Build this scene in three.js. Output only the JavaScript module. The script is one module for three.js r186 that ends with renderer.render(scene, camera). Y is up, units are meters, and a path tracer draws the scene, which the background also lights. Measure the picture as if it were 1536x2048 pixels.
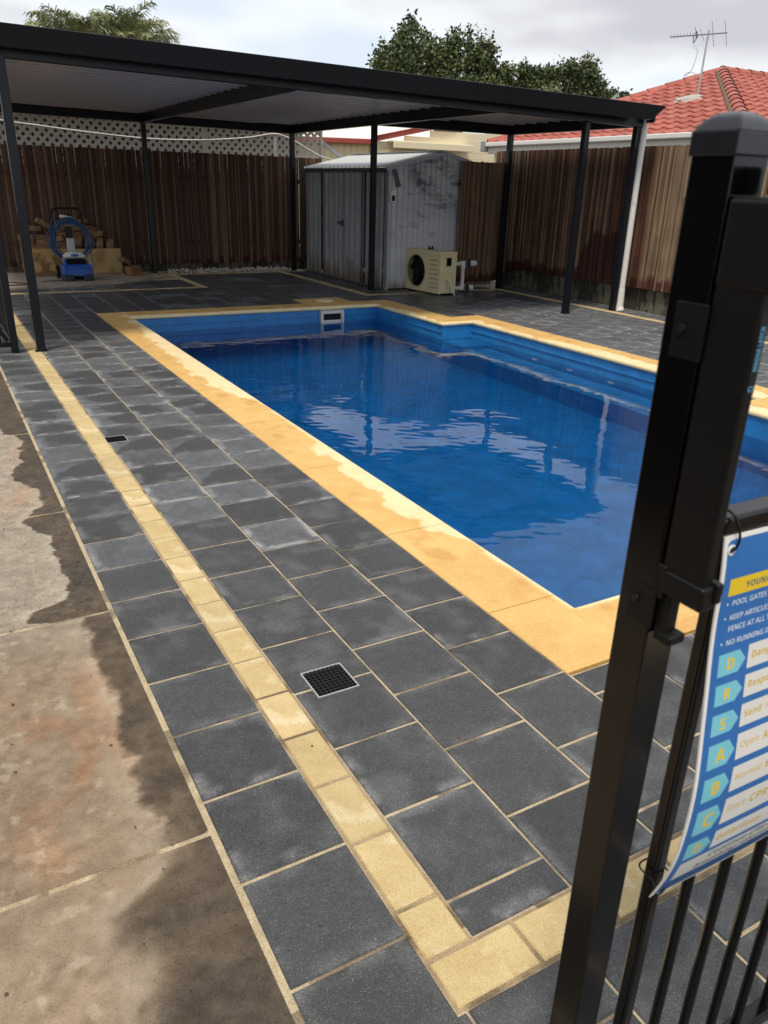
import * as THREE from 'three';
import { mergeGeometries } from 'three/addons/utils/BufferGeometryUtils.js';
import { Brush, Evaluator, SUBTRACTION } from 'three-bvh-csg';
import { RoundedBoxGeometry } from 'three/addons/geometries/RoundedBoxGeometry.js';

// ---------------------------------------------------------------- camera, sky, sun, exposure
// World: x to the right across the pool, y up, and "d" (depth) away along the pool; three's z is -d.
const scene = new THREE.Scene();
const camera = new THREE.PerspectiveCamera(66.8, 3 / 4, 0.05, 400);
camera.position.set(0, 1.557, 0);
camera.up.set(0.167, 0.922, -0.350);
camera.lookAt(0.459, 1.557 - 0.387, -0.8);
camera.focus = 4.2;
camera.userData.fStop = 9;

function hash(x, y, s) {
  let h = (x | 0) * 374761393 + (y | 0) * 668265263 + (s | 0) * 974634777;
  h = (h ^ (h >>> 13)) * 1274126177 | 0;
  return ((h ^ (h >>> 16)) >>> 0) / 4294967296;
}
function vn(x, y, s = 0) {
  const xi = Math.floor(x), yi = Math.floor(y), fx = x - xi, fy = y - yi;
  const u = fx * fx * (3 - 2 * fx), v = fy * fy * (3 - 2 * fy);
  const a = hash(xi, yi, s), b = hash(xi + 1, yi, s), c = hash(xi, yi + 1, s), d = hash(xi + 1, yi + 1, s);
  return a + (b - a) * u + (c - a) * v + (a - b - c + d) * u * v;
}
function fbm(x, y, s = 0, o = 5, g = 0.5) {
  let r = 0, a = 1, t = 0;
  for (let i = 0; i < o; i++) { r += a * vn(x, y, s + i * 17); t += a; a *= g; x = x * 2.03 + 11.3; y = y * 2.03 - 7.7; }
  return r / t;
}
const sst = (a, b, x) => { const t = Math.min(1, Math.max(0, (x - a) / (b - a))); return t * t * (3 - 2 * t); };
const mix = (a, b, t) => a + (b - a) * t;
let seed = 12345;
const rnd = () => { seed = (Math.imul(seed, 1664525) + 1013904223) >>> 0; return seed / 4294967296; };
const rr = (a, b) => a + (b - a) * rnd();
const pick = (a) => a[Math.floor(rnd() * a.length)];

// sky: bright broken overcast, the same all the way round
{
  const W = 1024, H = 512, data = new Float32Array(W * H * 4);
  for (let j = 0; j < H; j++) {
    const el = ((j + 0.5) / H - 0.5) * Math.PI, sy = Math.sin(el), cy = Math.cos(el);
    for (let i = 0; i < W; i++) {
      const az = ((i + 0.5) / W) * 2 * Math.PI, X = cy * Math.cos(az), Z = cy * Math.sin(az);
      const k = 1 / (Math.max(sy, 0) + 0.16);
      const px = X * k, pz = Z * k;
      const n = fbm(px * 1.15 + 77.7, pz * 1.15 + 5.5, 5, 6, 0.52);
      const n2 = fbm(px * 2.6 + 9, pz * 2.6 - 4, 77, 5, 0.5);
      const cover = sst(0.30, 0.50, n * 0.75 + n2 * 0.25);
      const body = sst(0.40, 0.66, n * 0.75 + n2 * 0.25);                  // thick parts go grey underneath
      const blue = [0.64, 0.72, 0.81], white = [0.85, 0.88, 0.91], grey = [0.47, 0.47, 0.52];
      const o = (j * W + i) * 4;
      for (let c = 0; c < 3; c++) {
        let v = mix(blue[c], white[c], cover);
        v = mix(v, grey[c], body * 0.85);
        data[o + c] = v;
      }
      data[o + 3] = 1;
    }
  }
  const t = new THREE.DataTexture(data, W, H, THREE.RGBAFormat, THREE.FloatType);
  t.mapping = THREE.EquirectangularReflectionMapping; t.magFilter = THREE.LinearFilter; t.minFilter = THREE.LinearFilter; t.needsUpdate = true;
  scene.background = t; scene.environment = t;
}
const sun = new THREE.DirectionalLight(0xfff2dd, 2.3);
sun.position.set(-5.5, 14, 5.0); sun.target.position.set(0, 0, 0);
sun.castShadow = true; sun.shadow.radius = 22; sun.shadow.mapSize.set(2048, 2048);
Object.assign(sun.shadow.camera, { left: -26, right: 26, top: 26, bottom: -26, near: 0.1, far: 80 });
scene.add(sun, sun.target);
const renderer = new THREE.WebGLRenderer({ antialias: true });
renderer.toneMapping = THREE.LinearToneMapping;
renderer.toneMappingExposure = 1.2;
renderer.shadowMap.enabled = true;

// ---------------------------------------------------------------- helpers
const taken = new Map();
function numbered(n) { const k = taken.get(n) || 0; taken.set(n, k + 1); return k ? `${n}_${String(k).padStart(3, '0')}` : n; }
const origin = new WeakMap();
function thing(name, label, category, [x, y, d] = [0, 0, 0], group, kind) {
  const o = new THREE.Group(); o.name = numbered(name); o.position.set(x, y, -d); scene.add(o);
  o.userData = { label, category };
  if (group) o.userData.group = group;
  if (kind) o.userData.kind = kind;
  origin.set(o, new THREE.Vector3(x, y, -d));
  return o;
}
// geo is given in world coordinates; it is moved into its parent's own axes
function part(parent, name, geo, material, label) {
  const g = Array.isArray(geo) ? mergeGeometries(geo.map(plain)) : geo;
  const m = new THREE.Mesh(g, material);
  m.name = name; m.castShadow = m.receiveShadow = true;
  const o = origin.get(parent);
  g.translate(-o.x, -o.y, -o.z);
  origin.set(m, o);
  if (label) m.userData.label = label;
  parent.add(m);
  return m;
}
// a mesh that shares its geometry, set at a world point
function put(parent, name, geo, material, x, y, d, ry = 0) {
  const m = new THREE.Mesh(geo, material); m.name = name; m.castShadow = m.receiveShadow = true;
  const o = origin.get(parent); m.position.set(x - o.x, y - o.y, -d - o.z); m.rotation.y = ry; parent.add(m);
  return m;
}
function solo(name, geo, material, label, category, group, kind) {
  const g = Array.isArray(geo) ? mergeGeometries(geo.map(plain)) : geo;
  g.computeBoundingBox(); const b = g.boundingBox;
  const c = new THREE.Vector3((b.min.x + b.max.x) / 2, b.min.y, (b.min.z + b.max.z) / 2);
  g.translate(-c.x, -c.y, -c.z);
  const m = new THREE.Mesh(g, material); m.position.copy(c); m.name = numbered(name); m.castShadow = m.receiveShadow = true;
  m.userData = { label, category }; if (group) m.userData.group = group; if (kind) m.userData.kind = kind;
  scene.add(m); return m;
}
function plain(g) {
  let q = g.index ? g.toNonIndexed() : g;
  for (const k of Object.keys(q.attributes)) if (!['position', 'normal', 'uv'].includes(k)) q.deleteAttribute(k);
  if (!q.attributes.uv) q.setAttribute('uv', new THREE.BufferAttribute(new Float32Array(q.attributes.position.count * 2), 2));
  return q;
}
const V = (x, y, d) => new THREE.Vector3(x, y, -d);
function boxUV(g, s = 1, ou = 0, ov = 0) {   // uv in metres from each face's own plane
  g = g.index ? g.toNonIndexed() : g;
  const p = g.attributes.position, n = g.attributes.normal, uv = new Float32Array(p.count * 2);
  for (let i = 0; i < p.count; i++) {
    const ax = Math.abs(n.getX(i)), ay = Math.abs(n.getY(i)), az = Math.abs(n.getZ(i));
    let a, b;
    if (ay >= ax && ay >= az) { a = p.getX(i); b = -p.getZ(i); } else if (ax >= az) { a = p.getZ(i); b = p.getY(i); } else { a = p.getX(i); b = p.getY(i); }
    uv[2 * i] = a * s + ou; uv[2 * i + 1] = b * s + ov;
  }
  g.setAttribute('uv', new THREE.BufferAttribute(uv, 2));
  return g;
}
function box(x0, x1, y0, y1, d0, d1, uvs) {
  const g = new THREE.BoxGeometry(Math.abs(x1 - x0), Math.abs(y1 - y0), Math.abs(d1 - d0));
  g.translate((x0 + x1) / 2, (y0 + y1) / 2, -(d0 + d1) / 2);
  return boxUV(g, uvs || 1);
}
function rbox(x0, x1, y0, y1, d0, d1, r = 0.01, seg = 2) {
  const g = new RoundedBoxGeometry(Math.abs(x1 - x0), Math.abs(y1 - y0), Math.abs(d1 - d0), seg, r);
  g.translate((x0 + x1) / 2, (y0 + y1) / 2, -(d0 + d1) / 2);
  return boxUV(g);
}
// bar of rectangular section between two world points (w across, h in the "up" sense)
function bar(a, b, w, h = w, round = 0) {
  const L = a.distanceTo(b);
  const g = round ? new RoundedBoxGeometry(w, h, L, 2, round) : new THREE.BoxGeometry(w, h, L);
  boxUV(g);
  const m = new THREE.Matrix4().lookAt(a, b, Math.abs(b.y - a.y) > 0.95 * L ? new THREE.Vector3(0, 0, 1) : new THREE.Vector3(0, 1, 0));
  m.setPosition(a.clone().add(b).multiplyScalar(0.5));
  const q = boxUV(g); q.applyMatrix4(m); return q;
}
function rod(a, b, r, seg = 10, r2 = r) {
  const L = a.distanceTo(b), g = new THREE.CylinderGeometry(r2, r, L, seg);
  const q = new THREE.Quaternion().setFromUnitVectors(new THREE.Vector3(0, 1, 0), b.clone().sub(a).normalize());
  g.applyQuaternion(q); const c = a.clone().add(b).multiplyScalar(0.5); g.translate(c.x, c.y, c.z); return g;
}
const tube = (pts, r, seg = 48, rs = 8, closed = false) => new THREE.TubeGeometry(new THREE.CatmullRomCurve3(pts, closed), seg, r, rs, closed);
function tex(w, h, fn, { srgb = true, repeat = true } = {}) {   // fn(u 0..1, v 0..1 from the bottom, i, j) -> [r,g,b] 0..1
  const data = new Uint8Array(w * h * 4);
  for (let j = 0; j < h; j++) for (let i = 0; i < w; i++) {
    const c = fn((i + 0.5) / w, (j + 0.5) / h, i, j), o = (j * w + i) * 4;
    for (let k = 0; k < 3; k++) data[o + k] = Math.max(0, Math.min(255, c[k] * 255));
    data[o + 3] = 255;
  }
  const t = new THREE.DataTexture(data, w, h); t.magFilter = THREE.LinearFilter; t.minFilter = THREE.LinearMipmapLinearFilter; t.generateMipmaps = true;
  t.wrapS = t.wrapT = repeat ? THREE.RepeatWrapping : THREE.ClampToEdgeWrapping;
  if (srgb) t.colorSpace = THREE.SRGBColorSpace;
  t.needsUpdate = true; return t;
}
const C = (r, g, b) => new THREE.Color().setRGB(r, g, b);
const S = (r, g, b) => [r / 255, g / 255, b / 255];
const mix3 = (a, b, t) => [mix(a[0], b[0], t), mix(a[1], b[1], t), mix(a[2], b[2], t)];
const std = (o) => new THREE.MeshStandardMaterial(o);
const phy = (o) => new THREE.MeshPhysicalMaterial(o);
const scaleUV = (t, u, v = u) => { const c = t.clone(); c.repeat.set(u, v); c.needsUpdate = true; return c; };

// ---------------------------------------------------------------- materials
const grain = tex(512, 512, (u, v, i, j) => { const n = hash(i, j, 3) * 0.5 + vn(i / 2.2, j / 2.2, 9) * 0.3 + vn(i / 7, j / 7, 21) * 0.2; return [n, n, n]; }, { srgb: false });
// 8 x 8 different charcoal pavers, each with its own bloom of lime, speckle and damp
const CELLS = 8;
const paverTex = tex(2048, 2048, (u, v, i, j) => {
  const ci = Math.floor(u * CELLS), cj = Math.floor(v * CELLS), id = ci + cj * CELLS;
  const x = u * CELLS - ci, y = v * CELLS - cj;
  const edge = Math.min(x, 1 - x, y, 1 - y);
  const r1 = hash(id, 1, 5), r2 = hash(id, 2, 5), r3 = hash(id, 3, 5);
  const n = fbm(x * 3 + id * 7.1, y * 3 + id * 3.3, 31, 5), f = fbm(x * 14 + id, y * 14, 51, 3), sp = hash(i, j, 8);
  const bloomSheen = cj >= 4;   // rows 4 to 7 carry a drier, limier face, plus painted-in sky sheen
  let base = mix3(S(54, 55, 57), S(73, 75, 78), r1 * 0.5 + f * 0.5);
  if (bloomSheen) base = mix3(base, S(118, 123, 130), 0.38 + r2 * 0.12 + (n - 0.5) * 0.5 + (f - 0.5) * 0.3);
  else base = mix3(base, S(98, 100, 102), sst(0.42, 0.8, n) * (0.1 + r2 * 0.55));
  // lime bloom that gathers in a ragged frame near the arrises and dies before the very edge
  const fr = sst(0.17, 0.03, edge + (n - 0.5) * 0.12) * sst(0.0, 0.03, edge) * sst(0.36, 0.66, fbm(x * 4 + id * 2.7, y * 4 - id, 91, 5)) * (0.55 + 0.9 * fbm(x * 30, y * 30 + id, 95, 2) * sp);
  base = mix3(base, S(160, 163, 166), Math.min(1, fr * (0.12 + r3 * 0.42) * (bloomSheen ? 2.2 : 1.2)));
  if (cj >= 6) {   // rows 6 and 7 of the atlas still hold water in the middle
    const side = (x - 0.5) * (r1 - 0.5) * 1.6 + (y - 0.5) * (r2 - 0.7) * 1.2;
    const dn = edge * 1.3 + (fbm(x * 3.2 + id * 5, y * 3.2, 71, 5) - 0.5) * 0.75 + side - 0.05 - r3 * 0.12;
    base = mix3(base, S(60, 61, 63), sst(-0.04, 0.22, dn) * 0.8);
  }
  const g = sp > 0.985 ? 0.36 : sp > 0.93 ? 0.15 : (sp - 0.5) * 0.13;
  return [base[0] + g, base[1] + g, base[2] + g];
});
const grainPaver = scaleUV(grain, 2.2 * CELLS / 2);
const M = {};
M.paver = std({ map: paverTex, roughness: 0.66, bumpMap: grainPaver, bumpScale: 0.0012 });
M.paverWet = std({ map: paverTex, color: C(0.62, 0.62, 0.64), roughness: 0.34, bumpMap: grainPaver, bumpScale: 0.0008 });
const creamTex = tex(1024, 1024, (u, v, i, j) => {
  const n = fbm(u * 12, v * 12, 4, 4), c = fbm(u * 3.1, v * 3.1, 14, 4), sp = hash(i >> 1, j >> 1, 6), s2 = hash(i, j, 16);
  let b = mix3(S(190, 165, 114), S(225, 205, 158), n * 0.55 + c * 0.6);
  b = mix3(b, S(232, 221, 186), sst(0.6, 0.8, fbm(u * 7, v * 7, 24, 4)) * 0.6);
  const g = sp > 0.93 ? -0.2 : sp < 0.07 ? 0.1 : (s2 - 0.5) * 0.12;
  return [b[0] + g, b[1] + g, b[2] + g];
});
M.cream = [1, 0.93, 1.05].map((k) => std({ map: creamTex, color: C(0.92 * k, 0.92 * k, 0.92 * k), roughness: 0.85, bumpMap: grain, bumpScale: 0.0015 }));
const sandTex = tex(512, 512, (u, v, i, j) => { const n = fbm(u * 24, v * 24, 2, 4), s = hash(i, j, 12); const b = mix3(S(156, 141, 114), S(206, 190, 160), n); const dk = sst(0.52, 0.66, fbm(u * 5, v * 5, 92, 4)) * 0.55; const g = (s - 0.5) * 0.18, q = mix3(b, S(92, 82, 66), dk); return [q[0] + g, q[1] + g, q[2] + g]; });
M.sand = std({ map: sandTex, roughness: 0.95, bumpMap: grain, bumpScale: 0.002 });

// concrete by the paving: weathered, rust-stained, with a soaked margin whose outline is copied from the photograph
const wetPts = [[5.9, 0.1], [5.39, 0.28], [5.23, 0.34], [4.92, 0.29], [4.52, 0.19], [4.33, 0.3], [4.05, 0.31], [3.95, 0.24], [3.88, 0.2], [3.76, 0.23], [3.6, 0.278], [3.27, 0.284], [3.05, 0.285], [2.99, 0.27], [2.96, 0.2], [2.93, 0.12], [2.86, 0.10], [2.825, 0.2], [2.81, 0.29], [2.52, 0.27], [2.3, 0.297], [2.08, 0.286], [1.76, 0.278], [1.6, 0.277], [1.54, 0.3], [1.49, 0.291], [1.447, 0.2], [1.4, 0.125], [1.33, 0.13], [1.27, 0.162], [1.1, 0.147], [0.8, 0.13], [0.3, 0.2], [-1, 0.2]];
function wetEdge(d) {
  if (d > 5.9) return 0.1;
  for (let k = 0; k < wetPts.length - 1; k++) { const [a, xa] = wetPts[k], [b, xb] = wetPts[k + 1]; if (d <= a && d >= b) return mix(xa, xb, (a - d) / (a - b)); }
  return 0.2;
}
function concreteColor(x, d, i, j) {
  const n = fbm(x * 2.2 + 5, d * 2.2, 3, 5), n2 = fbm(x * 9, d * 9, 13, 4), n3 = fbm(x * 34, d * 34, 23, 3), s = hash(i, j, 33);
  const far = sst(2.4, 3.0, d);
  let b = mix3(mix3(S(130, 114, 96), S(136, 126, 114), far), mix3(S(168, 149, 126), S(178, 166, 150), far), n * 0.7 + (n2 - 0.4) * 0.55);
  const rust = sst(0.52, 0.72, fbm(x * 1.7 - 3.2, d * 1.1 + 8.4, 43, 4)) * (0.4 + 0.6 * n2);
  b = mix3(b, S(170, 116, 74), rust * (0.95 - 0.5 * far));
  // a rust ring and tongue on the second slab
  const ring = Math.abs(Math.hypot((x + 0.0) * 1.0, (d - 2.0) * 0.75) - 0.155 + (n2 - 0.5) * 0.1);
  b = mix3(b, S(158, 98, 58), sst(0.06, 0.0, ring) * 0.45 * sst(1.7, 2.0, d) * sst(-0.12, 0.1, x) * n2 * 1.6);
  b = mix3(b, S(186, 174, 154), sst(0.64, 0.82, fbm(x * 22 + 3, d * 22, 63, 4)) * 0.45);
  // pale crust left where the damp stopped
  const e = wetEdge(d) + (fbm(x * 11, d * 11, 73, 4) - 0.5) * 0.09 + (n3 - 0.5) * 0.03;
  const k = x - e;
  b = mix3(b, S(190, 180, 164), sst(-0.10, -0.02, k) * sst(0.015, -0.01, k) * 0.3 * n2 * 1.6);
  const soft = d < 1.62 ? 0.045 : d < 2.8 ? 0.016 : 0.007;
  const pale = d < 1.56 ? 0.25 * sst(0.6, 0.72, fbm(x * 7 + 1, d * 7, 83, 4)) : 0;
  const wet = sst(-soft, soft * 1.3, k + (n3 - 0.5) * soft) * (1 - pale);
  const damp = mix3(S(64, 57, 50), S(100, 85, 65), n * 0.7 + (n2 - 0.5) * 0.8 + (d < 2.6 ? 0.12 : 0));
  b = mix3(b, damp, wet * 0.93);
  const g = (s - 0.5) * 0.11 + (n3 - 0.5) * 0.14 + (hash(i >> 1, j >> 1, 93) > 0.985 ? -0.10 : 0);
  return [b[0] + g, b[1] + g, b[2] + g];
}
const CA = { x0: -1.1, x1: 0.4, d0: 0.3, d1: 3.3 }, CB = { x0: -1.7, x1: 0.4, d0: 2.8, d1: 9.8 };
const concTexA = tex(1024, 2048, (u, v, i, j) => concreteColor(mix(CA.x0, CA.x1, u), mix(CA.d0, CA.d1, v), i, j), { repeat: false });
const concTexB = tex(512, 1536, (u, v, i, j) => concreteColor(mix(CB.x0, CB.x1, u), mix(CB.d0, CB.d1, v), i, j), { repeat: false });
const grainC = scaleUV(grain, 5, 10);
M.concA = std({ map: concTexA, roughness: 0.8, bumpMap: grainC, bumpScale: 0.0015 });
M.concB = std({ map: concTexB, roughness: 0.8, bumpMap: grainC, bumpScale: 0.0015 });
const padTex = tex(512, 512, (u, v, i, j) => { const n = fbm(u * 6, v * 6, 8, 5), s = hash(i, j, 2); const b = mix3(S(140, 128, 116), S(186, 174, 160), n); const g = (s - 0.5) * 0.08; return [b[0] + g, b[1] + g, b[2] + g]; });
M.pad = std({ map: padTex, roughness: 0.9, bumpMap: grain, bumpScale: 0.002 });
const dirtTex = tex(512, 512, (u, v, i, j) => { const n = fbm(u * 9, v * 9, 81, 5), s = hash(i, j, 82); const b = mix3(S(70, 60, 50), S(120, 106, 88), n); const g = (s - 0.5) * 0.14; return [b[0] + g, b[1] + g, b[2] + g]; });
M.dirt = std({ map: dirtTex, roughness: 1 });

// sandstone coping: soaked ochre with dry cream tongues along the water
const POOL = [[2.05, 2.0], [5.52, 2.0], [5.52, 4.0], [5.97, 4.0], [5.97, 8.27], [5.52, 8.27], [5.52, 10.0], [2.05, 10.0]];
const dryL = [[10.4, 0.02], [9.75, 0.06], [9.4, 0.12], [8.8, 0.13], [8.2, 0.165], [7.4, 0.15], [6.9, 0.19], [6.4, 0.17], [5.9, 0.15], [5.45, 0.05], [5.1, 0.012], [4.45, 0.012], [4.3, 0.08], [4.0, 0.13], [3.5, 0.10], [3.15, 0.145], [2.95, 0.08], [2.6, 0.03], [2.3, 0.012], [1, 0.012]];
const dryR = [[10.4, 0.02], [9.5, 0.03], [8.8, 0.05], [7.5, 0.02], [6.6, 0.05], [6.1, 0.14], [5.6, 0.1], [5.0, 0.15], [4, 0.1], [3, 0.1], [1, 0.1]];
const dryAt = (list, d) => { for (let k = 0; k < list.length - 1; k++) { const [a, xa] = list[k], [b, xb] = list[k + 1]; if (d <= a && d >= b) return mix(xa, xb, (a - d) / (a - b)); } return 0.02; };
const CP = { x0: 1.6, x1: 6.5, d0: 1.5, d1: 10.9 };
const copingTex = tex(1024, 2048, (u, v, i, j) => {
  const x = mix(CP.x0, CP.x1, u), d = mix(CP.d0, CP.d1, v);
  const n = fbm(x * 3, d * 3, 6, 5), n2 = fbm(x * 12, d * 12, 16, 4), s = hash(i, j, 26);
  let b = mix3(S(209, 166, 98), S(234, 197, 130), n * 0.75 + (n2 - 0.35) * 0.6);
  b = mix3(b, S(184, 132, 70), sst(0.60, 0.78, fbm(x * 6 + 2, d * 6, 36, 4)) * 0.35);
  const jag = (fbm(x * 4.5, d * 4.5, 46, 6, 0.62) - 0.5) * 0.26;
  let dry = 0;
  if (x < 2.05) dry = sst(-0.02, 0.02, dryAt(dryL, d) + jag * (dryAt(dryL, d) > 0.03 ? 1 : 0.15) - (2.05 - x));
  else if (x > 5.45 && d < 10 && d > 2) { const inner = d > 4.0 && d < 8.27 ? 5.97 : 5.52; dry = sst(-0.012, 0.012, dryAt(dryR, d) + jag - (x - inner)); }
  else if (d > 9) dry = sst(-0.01, 0.01, 0.012 + jag * 0.3 - (d - 10.0));
  else dry = sst(-0.012, 0.012, 0.012 + jag * 0.1 - (2.0 - d));
  if (d < 2.0 && x < 2.06) dry = 0;
  b = mix3(b, mix3(S(232, 209, 158), S(246, 230, 190), n2), dry);
  const g = (s - 0.5) * 0.07;
  return [b[0] + g, b[1] + g, b[2] + g];
}, { repeat: false });
M.coping = std({ map: copingTex, roughness: 0.7, bumpMap: scaleUV(grain, 10, 20), bumpScale: 0.001 });
M.copings = [[1, 1, 1], [0.985, 0.98, 0.97], [1.01, 1.0, 0.985]].map((c) => { const m = M.coping.clone(); m.color = C(...c); return m; });
M.copingDry = std({ color: C(0.78, 0.67, 0.44), roughness: 0.8, bumpMap: grain, bumpScale: 0.0006 });

const woodTex = tex(256, 1024, (u, v, i, j) => {
  const g1 = vn(u * 60, v * 5, 3), g2 = vn(u * 22, v * 2.2, 13), n = fbm(u * 4, v * 7, 23, 4), s = hash(i, j >> 2, 5);
  const k = 0.66 + 0.34 * (g1 * 0.45 + g2 * 0.35 + n * 0.5) - 0.08 + (s - 0.5) * 0.1;
  return [k, k, k];
}, { srgb: false });
woodTex.colorSpace = THREE.SRGBColorSpace;
const woodWet = tex(512, 512, (u, v, i, j) => {   // 2 m tall sheet: foot of the slats soaked and blackened by splash
  const g1 = vn(u * 120, v * 8, 3), n = fbm(u * 4, v * 7, 23, 4), y = v * 2;
  const dd = 3.4 + u * 8.4;   // place along the right-hand fence
  const top = 0.05 + 0.10 * fbm(u * 9, 0.5, 7, 4) + 0.62 * sst(8.3, 8.6, dd) * sst(9.6, 9.2, dd) * (0.6 + 0.6 * fbm(u * 30, 2.5, 17, 3));
  const wet = sst(0.05, -0.04, y - top + (fbm(u * 50, v * 9, 17, 3) - 0.5) * 0.25);
  const k = 0.66 + 0.34 * (g1 * 0.6 + n * 0.5) - 0.08;
  return mix3([k, k, k], [0.42, 0.22, 0.20], wet * 0.8);
});
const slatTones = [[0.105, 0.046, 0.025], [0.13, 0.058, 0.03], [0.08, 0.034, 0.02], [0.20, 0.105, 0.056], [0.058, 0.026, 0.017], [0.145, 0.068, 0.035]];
const slatDryLit = [[0.17, 0.115, 0.07], [0.20, 0.14, 0.088], [0.145, 0.094, 0.056], [0.185, 0.135, 0.09], [0.225, 0.16, 0.10], [0.12, 0.078, 0.046]];  // weathered tan, with the sunlit brightness beyond the roof mixed into the colour
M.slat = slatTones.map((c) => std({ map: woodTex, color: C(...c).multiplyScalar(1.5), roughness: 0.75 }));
M.slatDryLit = slatDryLit.map((c) => std({ map: woodTex, color: C(...c).multiplyScalar(2.2), roughness: 0.85 }));
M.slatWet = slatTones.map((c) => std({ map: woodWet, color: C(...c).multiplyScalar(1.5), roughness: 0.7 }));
M.slatDryLitWet = slatDryLit.map((c) => std({ map: woodWet, color: C(...c).multiplyScalar(2.2), roughness: 0.8 }));
const plinthTex = tex(512, 256, (u, v, i, j) => {
  const n = fbm(u * 8, v * 4, 5, 5), m = fbm(u * 11, v * 5, 15, 4), s = hash(i, j, 25);
  let b = mix3(S(84, 82, 70), S(118, 114, 98), n);
  b = mix3(b, S(52, 50, 38), sst(0.46, 0.6, m));
  const g = (s - 0.5) * 0.06; return [b[0] + g, b[1] + g, b[2] + g];
});
M.plinth = std({ map: plinthTex, roughness: 0.9 });
M.navy = phy({ color: C(0.006, 0.008, 0.013), roughness: 0.3, specularIntensity: 0.6 });
M.black = phy({ color: C(0.0014, 0.0015, 0.0018), roughness: 0.14, specularIntensity: 0.9 });
const smudge = tex(512, 512, (u, v, i, j) => { const n = fbm(u * 5, v * 5, 7, 5); const k = 0.28 + n * 0.55 + (hash(i, j, 4) > 0.995 ? 0.4 : 0); return [k, k, k]; }, { srgb: false });
M.black.roughness = 0.27; M.black.roughnessMap = scaleUV(smudge, 3, 3);
M.plastic = phy({ color: C(0.0055, 0.0055, 0.006), roughness: 0.42, specularIntensity: 0.6 });
M.screw = std({ color: C(0.03, 0.03, 0.03), roughness: 0.35, metalness: 0.6 });
M.soffit = std({ color: C(0.44, 0.43, 0.44), roughness: 0.24 });
M.white = std({ color: C(0.72, 0.72, 0.7), roughness: 0.45 });
M.whiteDull = std({ color: C(0.66, 0.65, 0.6), roughness: 0.7 });
M.drainRim = std({ color: C(0.42, 0.42, 0.42), roughness: 0.5 });
M.galv = std({ color: C(0.42, 0.44, 0.47), roughness: 0.45, metalness: 0.35 });

console.log('materials done');

// ---------------------------------------------------------------- ground and paving
{
  // earth sheet with the pool pit left open
  const sh = new THREE.Shape([[-120, -60], [120, -60], [120, 180], [-120, 180]].map(([x, d]) => new THREE.Vector2(x, d)));
  const pit = new THREE.Path(POOL.map(([x, d]) => new THREE.Vector2(x + (x > 4 ? 0.06 : -0.06), d + (d > 6 ? 0.06 : -0.06))));
  sh.holes.push(pit);
  const g = new THREE.ShapeGeometry(sh); g.rotateX(-Math.PI / 2); g.translate(0, -0.05, 0);
  const uv = g.attributes.uv; for (let i = 0; i < uv.count; i++) uv.setXY(i, uv.getX(i) * 0.4, uv.getY(i) * 0.4);
  const m = new THREE.Mesh(g, M.dirt); m.name = 'ground'; m.receiveShadow = true;
  m.userData = { label: 'bare brown earth under and around the paved yard', category: 'ground', kind: 'structure' }; scene.add(m);
}
const paving = thing('paving', 'charcoal square pavers with cream border bands around the pool', 'paving', [0, 0, 0], null, 'structure');
{
  // jointing sand: strips that fill the paved area, 7 mm below the paver tops, pool left open
  const y0 = -0.048, y1 = -0.0045, gs = [];
  gs.push(box(0.385, 1.72, y0, y1, -0.8, 15.05), box(6.3, 8.83, y0, y1, -0.8, 11.28), box(1.72, 6.3, y0, y1, -0.8, 1.655), box(1.72, 6.38, y0, y1, 10.34, 15.05), box(5.86, 6.3, y0, y1, 1.655, 3.64), box(5.86, 6.3, y0, y1, 8.62, 10.34), box(6.38, 7.0, y0, y1, 11.28, 11.34));
  part(paving, 'sand_joints', gs, M.sand);
}
const CH = 0.004;
function chamferTop(w, l, t, ch = CH, seg = 0) {   // slab lying flat, top at y = 0, arrises chamfered; uv 0..1 over the top
  const a = w / 2, b = l / 2, P = [], U = [], N = [];
  const quad = (p, q, r, s) => {
    const n = new THREE.Vector3().subVectors(q, p).cross(new THREE.Vector3().subVectors(r, p)).normalize();
    for (const v of [p, q, r, p, r, s]) { P.push(v.x, v.y, v.z); N.push(n.x, n.y, n.z); U.push(0.5 + v.x / w, 0.5 - v.z / l); }
  };
  const v = (x, y, z) => new THREE.Vector3(x, y, z);
  const top = [v(-a + ch, 0, b - ch), v(a - ch, 0, b - ch), v(a - ch, 0, -b + ch), v(-a + ch, 0, -b + ch)];
  const mid = [v(-a, -ch, b), v(a, -ch, b), v(a, -ch, -b), v(-a, -ch, -b)];
  const low = mid.map((p) => v(p.x, -t, p.z));
  quad(...top);
  for (let k = 0; k < 4; k++) { const n = (k + 1) % 4; quad(mid[k], mid[n], top[n], top[k]); quad(low[k], low[n], mid[n], mid[k]); }
  const g = new THREE.BufferGeometry();
  g.setAttribute('position', new THREE.Float32BufferAttribute(P, 3)); g.setAttribute('normal', new THREE.Float32BufferAttribute(N, 3)); g.setAttribute('uv', new THREE.Float32BufferAttribute(U, 2));
  return g;
}
const paverGeo = new Map();
function paverShape(w, l, cell) {
  const key = `${w.toFixed(3)}_${l.toFixed(3)}_${cell}`;
  if (!paverGeo.has(key)) {
    const g = chamferTop(w, l, 0.04), uv = g.attributes.uv, ci = cell % CELLS, cj = Math.floor(cell / CELLS);
    const fw = Math.min(1, w / 0.3), fl = Math.min(1, l / 0.3);
    for (let i = 0; i < uv.count; i++) uv.setXY(i, (ci + 0.012 + 0.976 * uv.getX(i) * fw) / CELLS, (cj + 0.012 + 0.976 * uv.getY(i) * fl) / CELLS);
    paverGeo.set(key, g);
  }
  return paverGeo.get(key);
}
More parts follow.
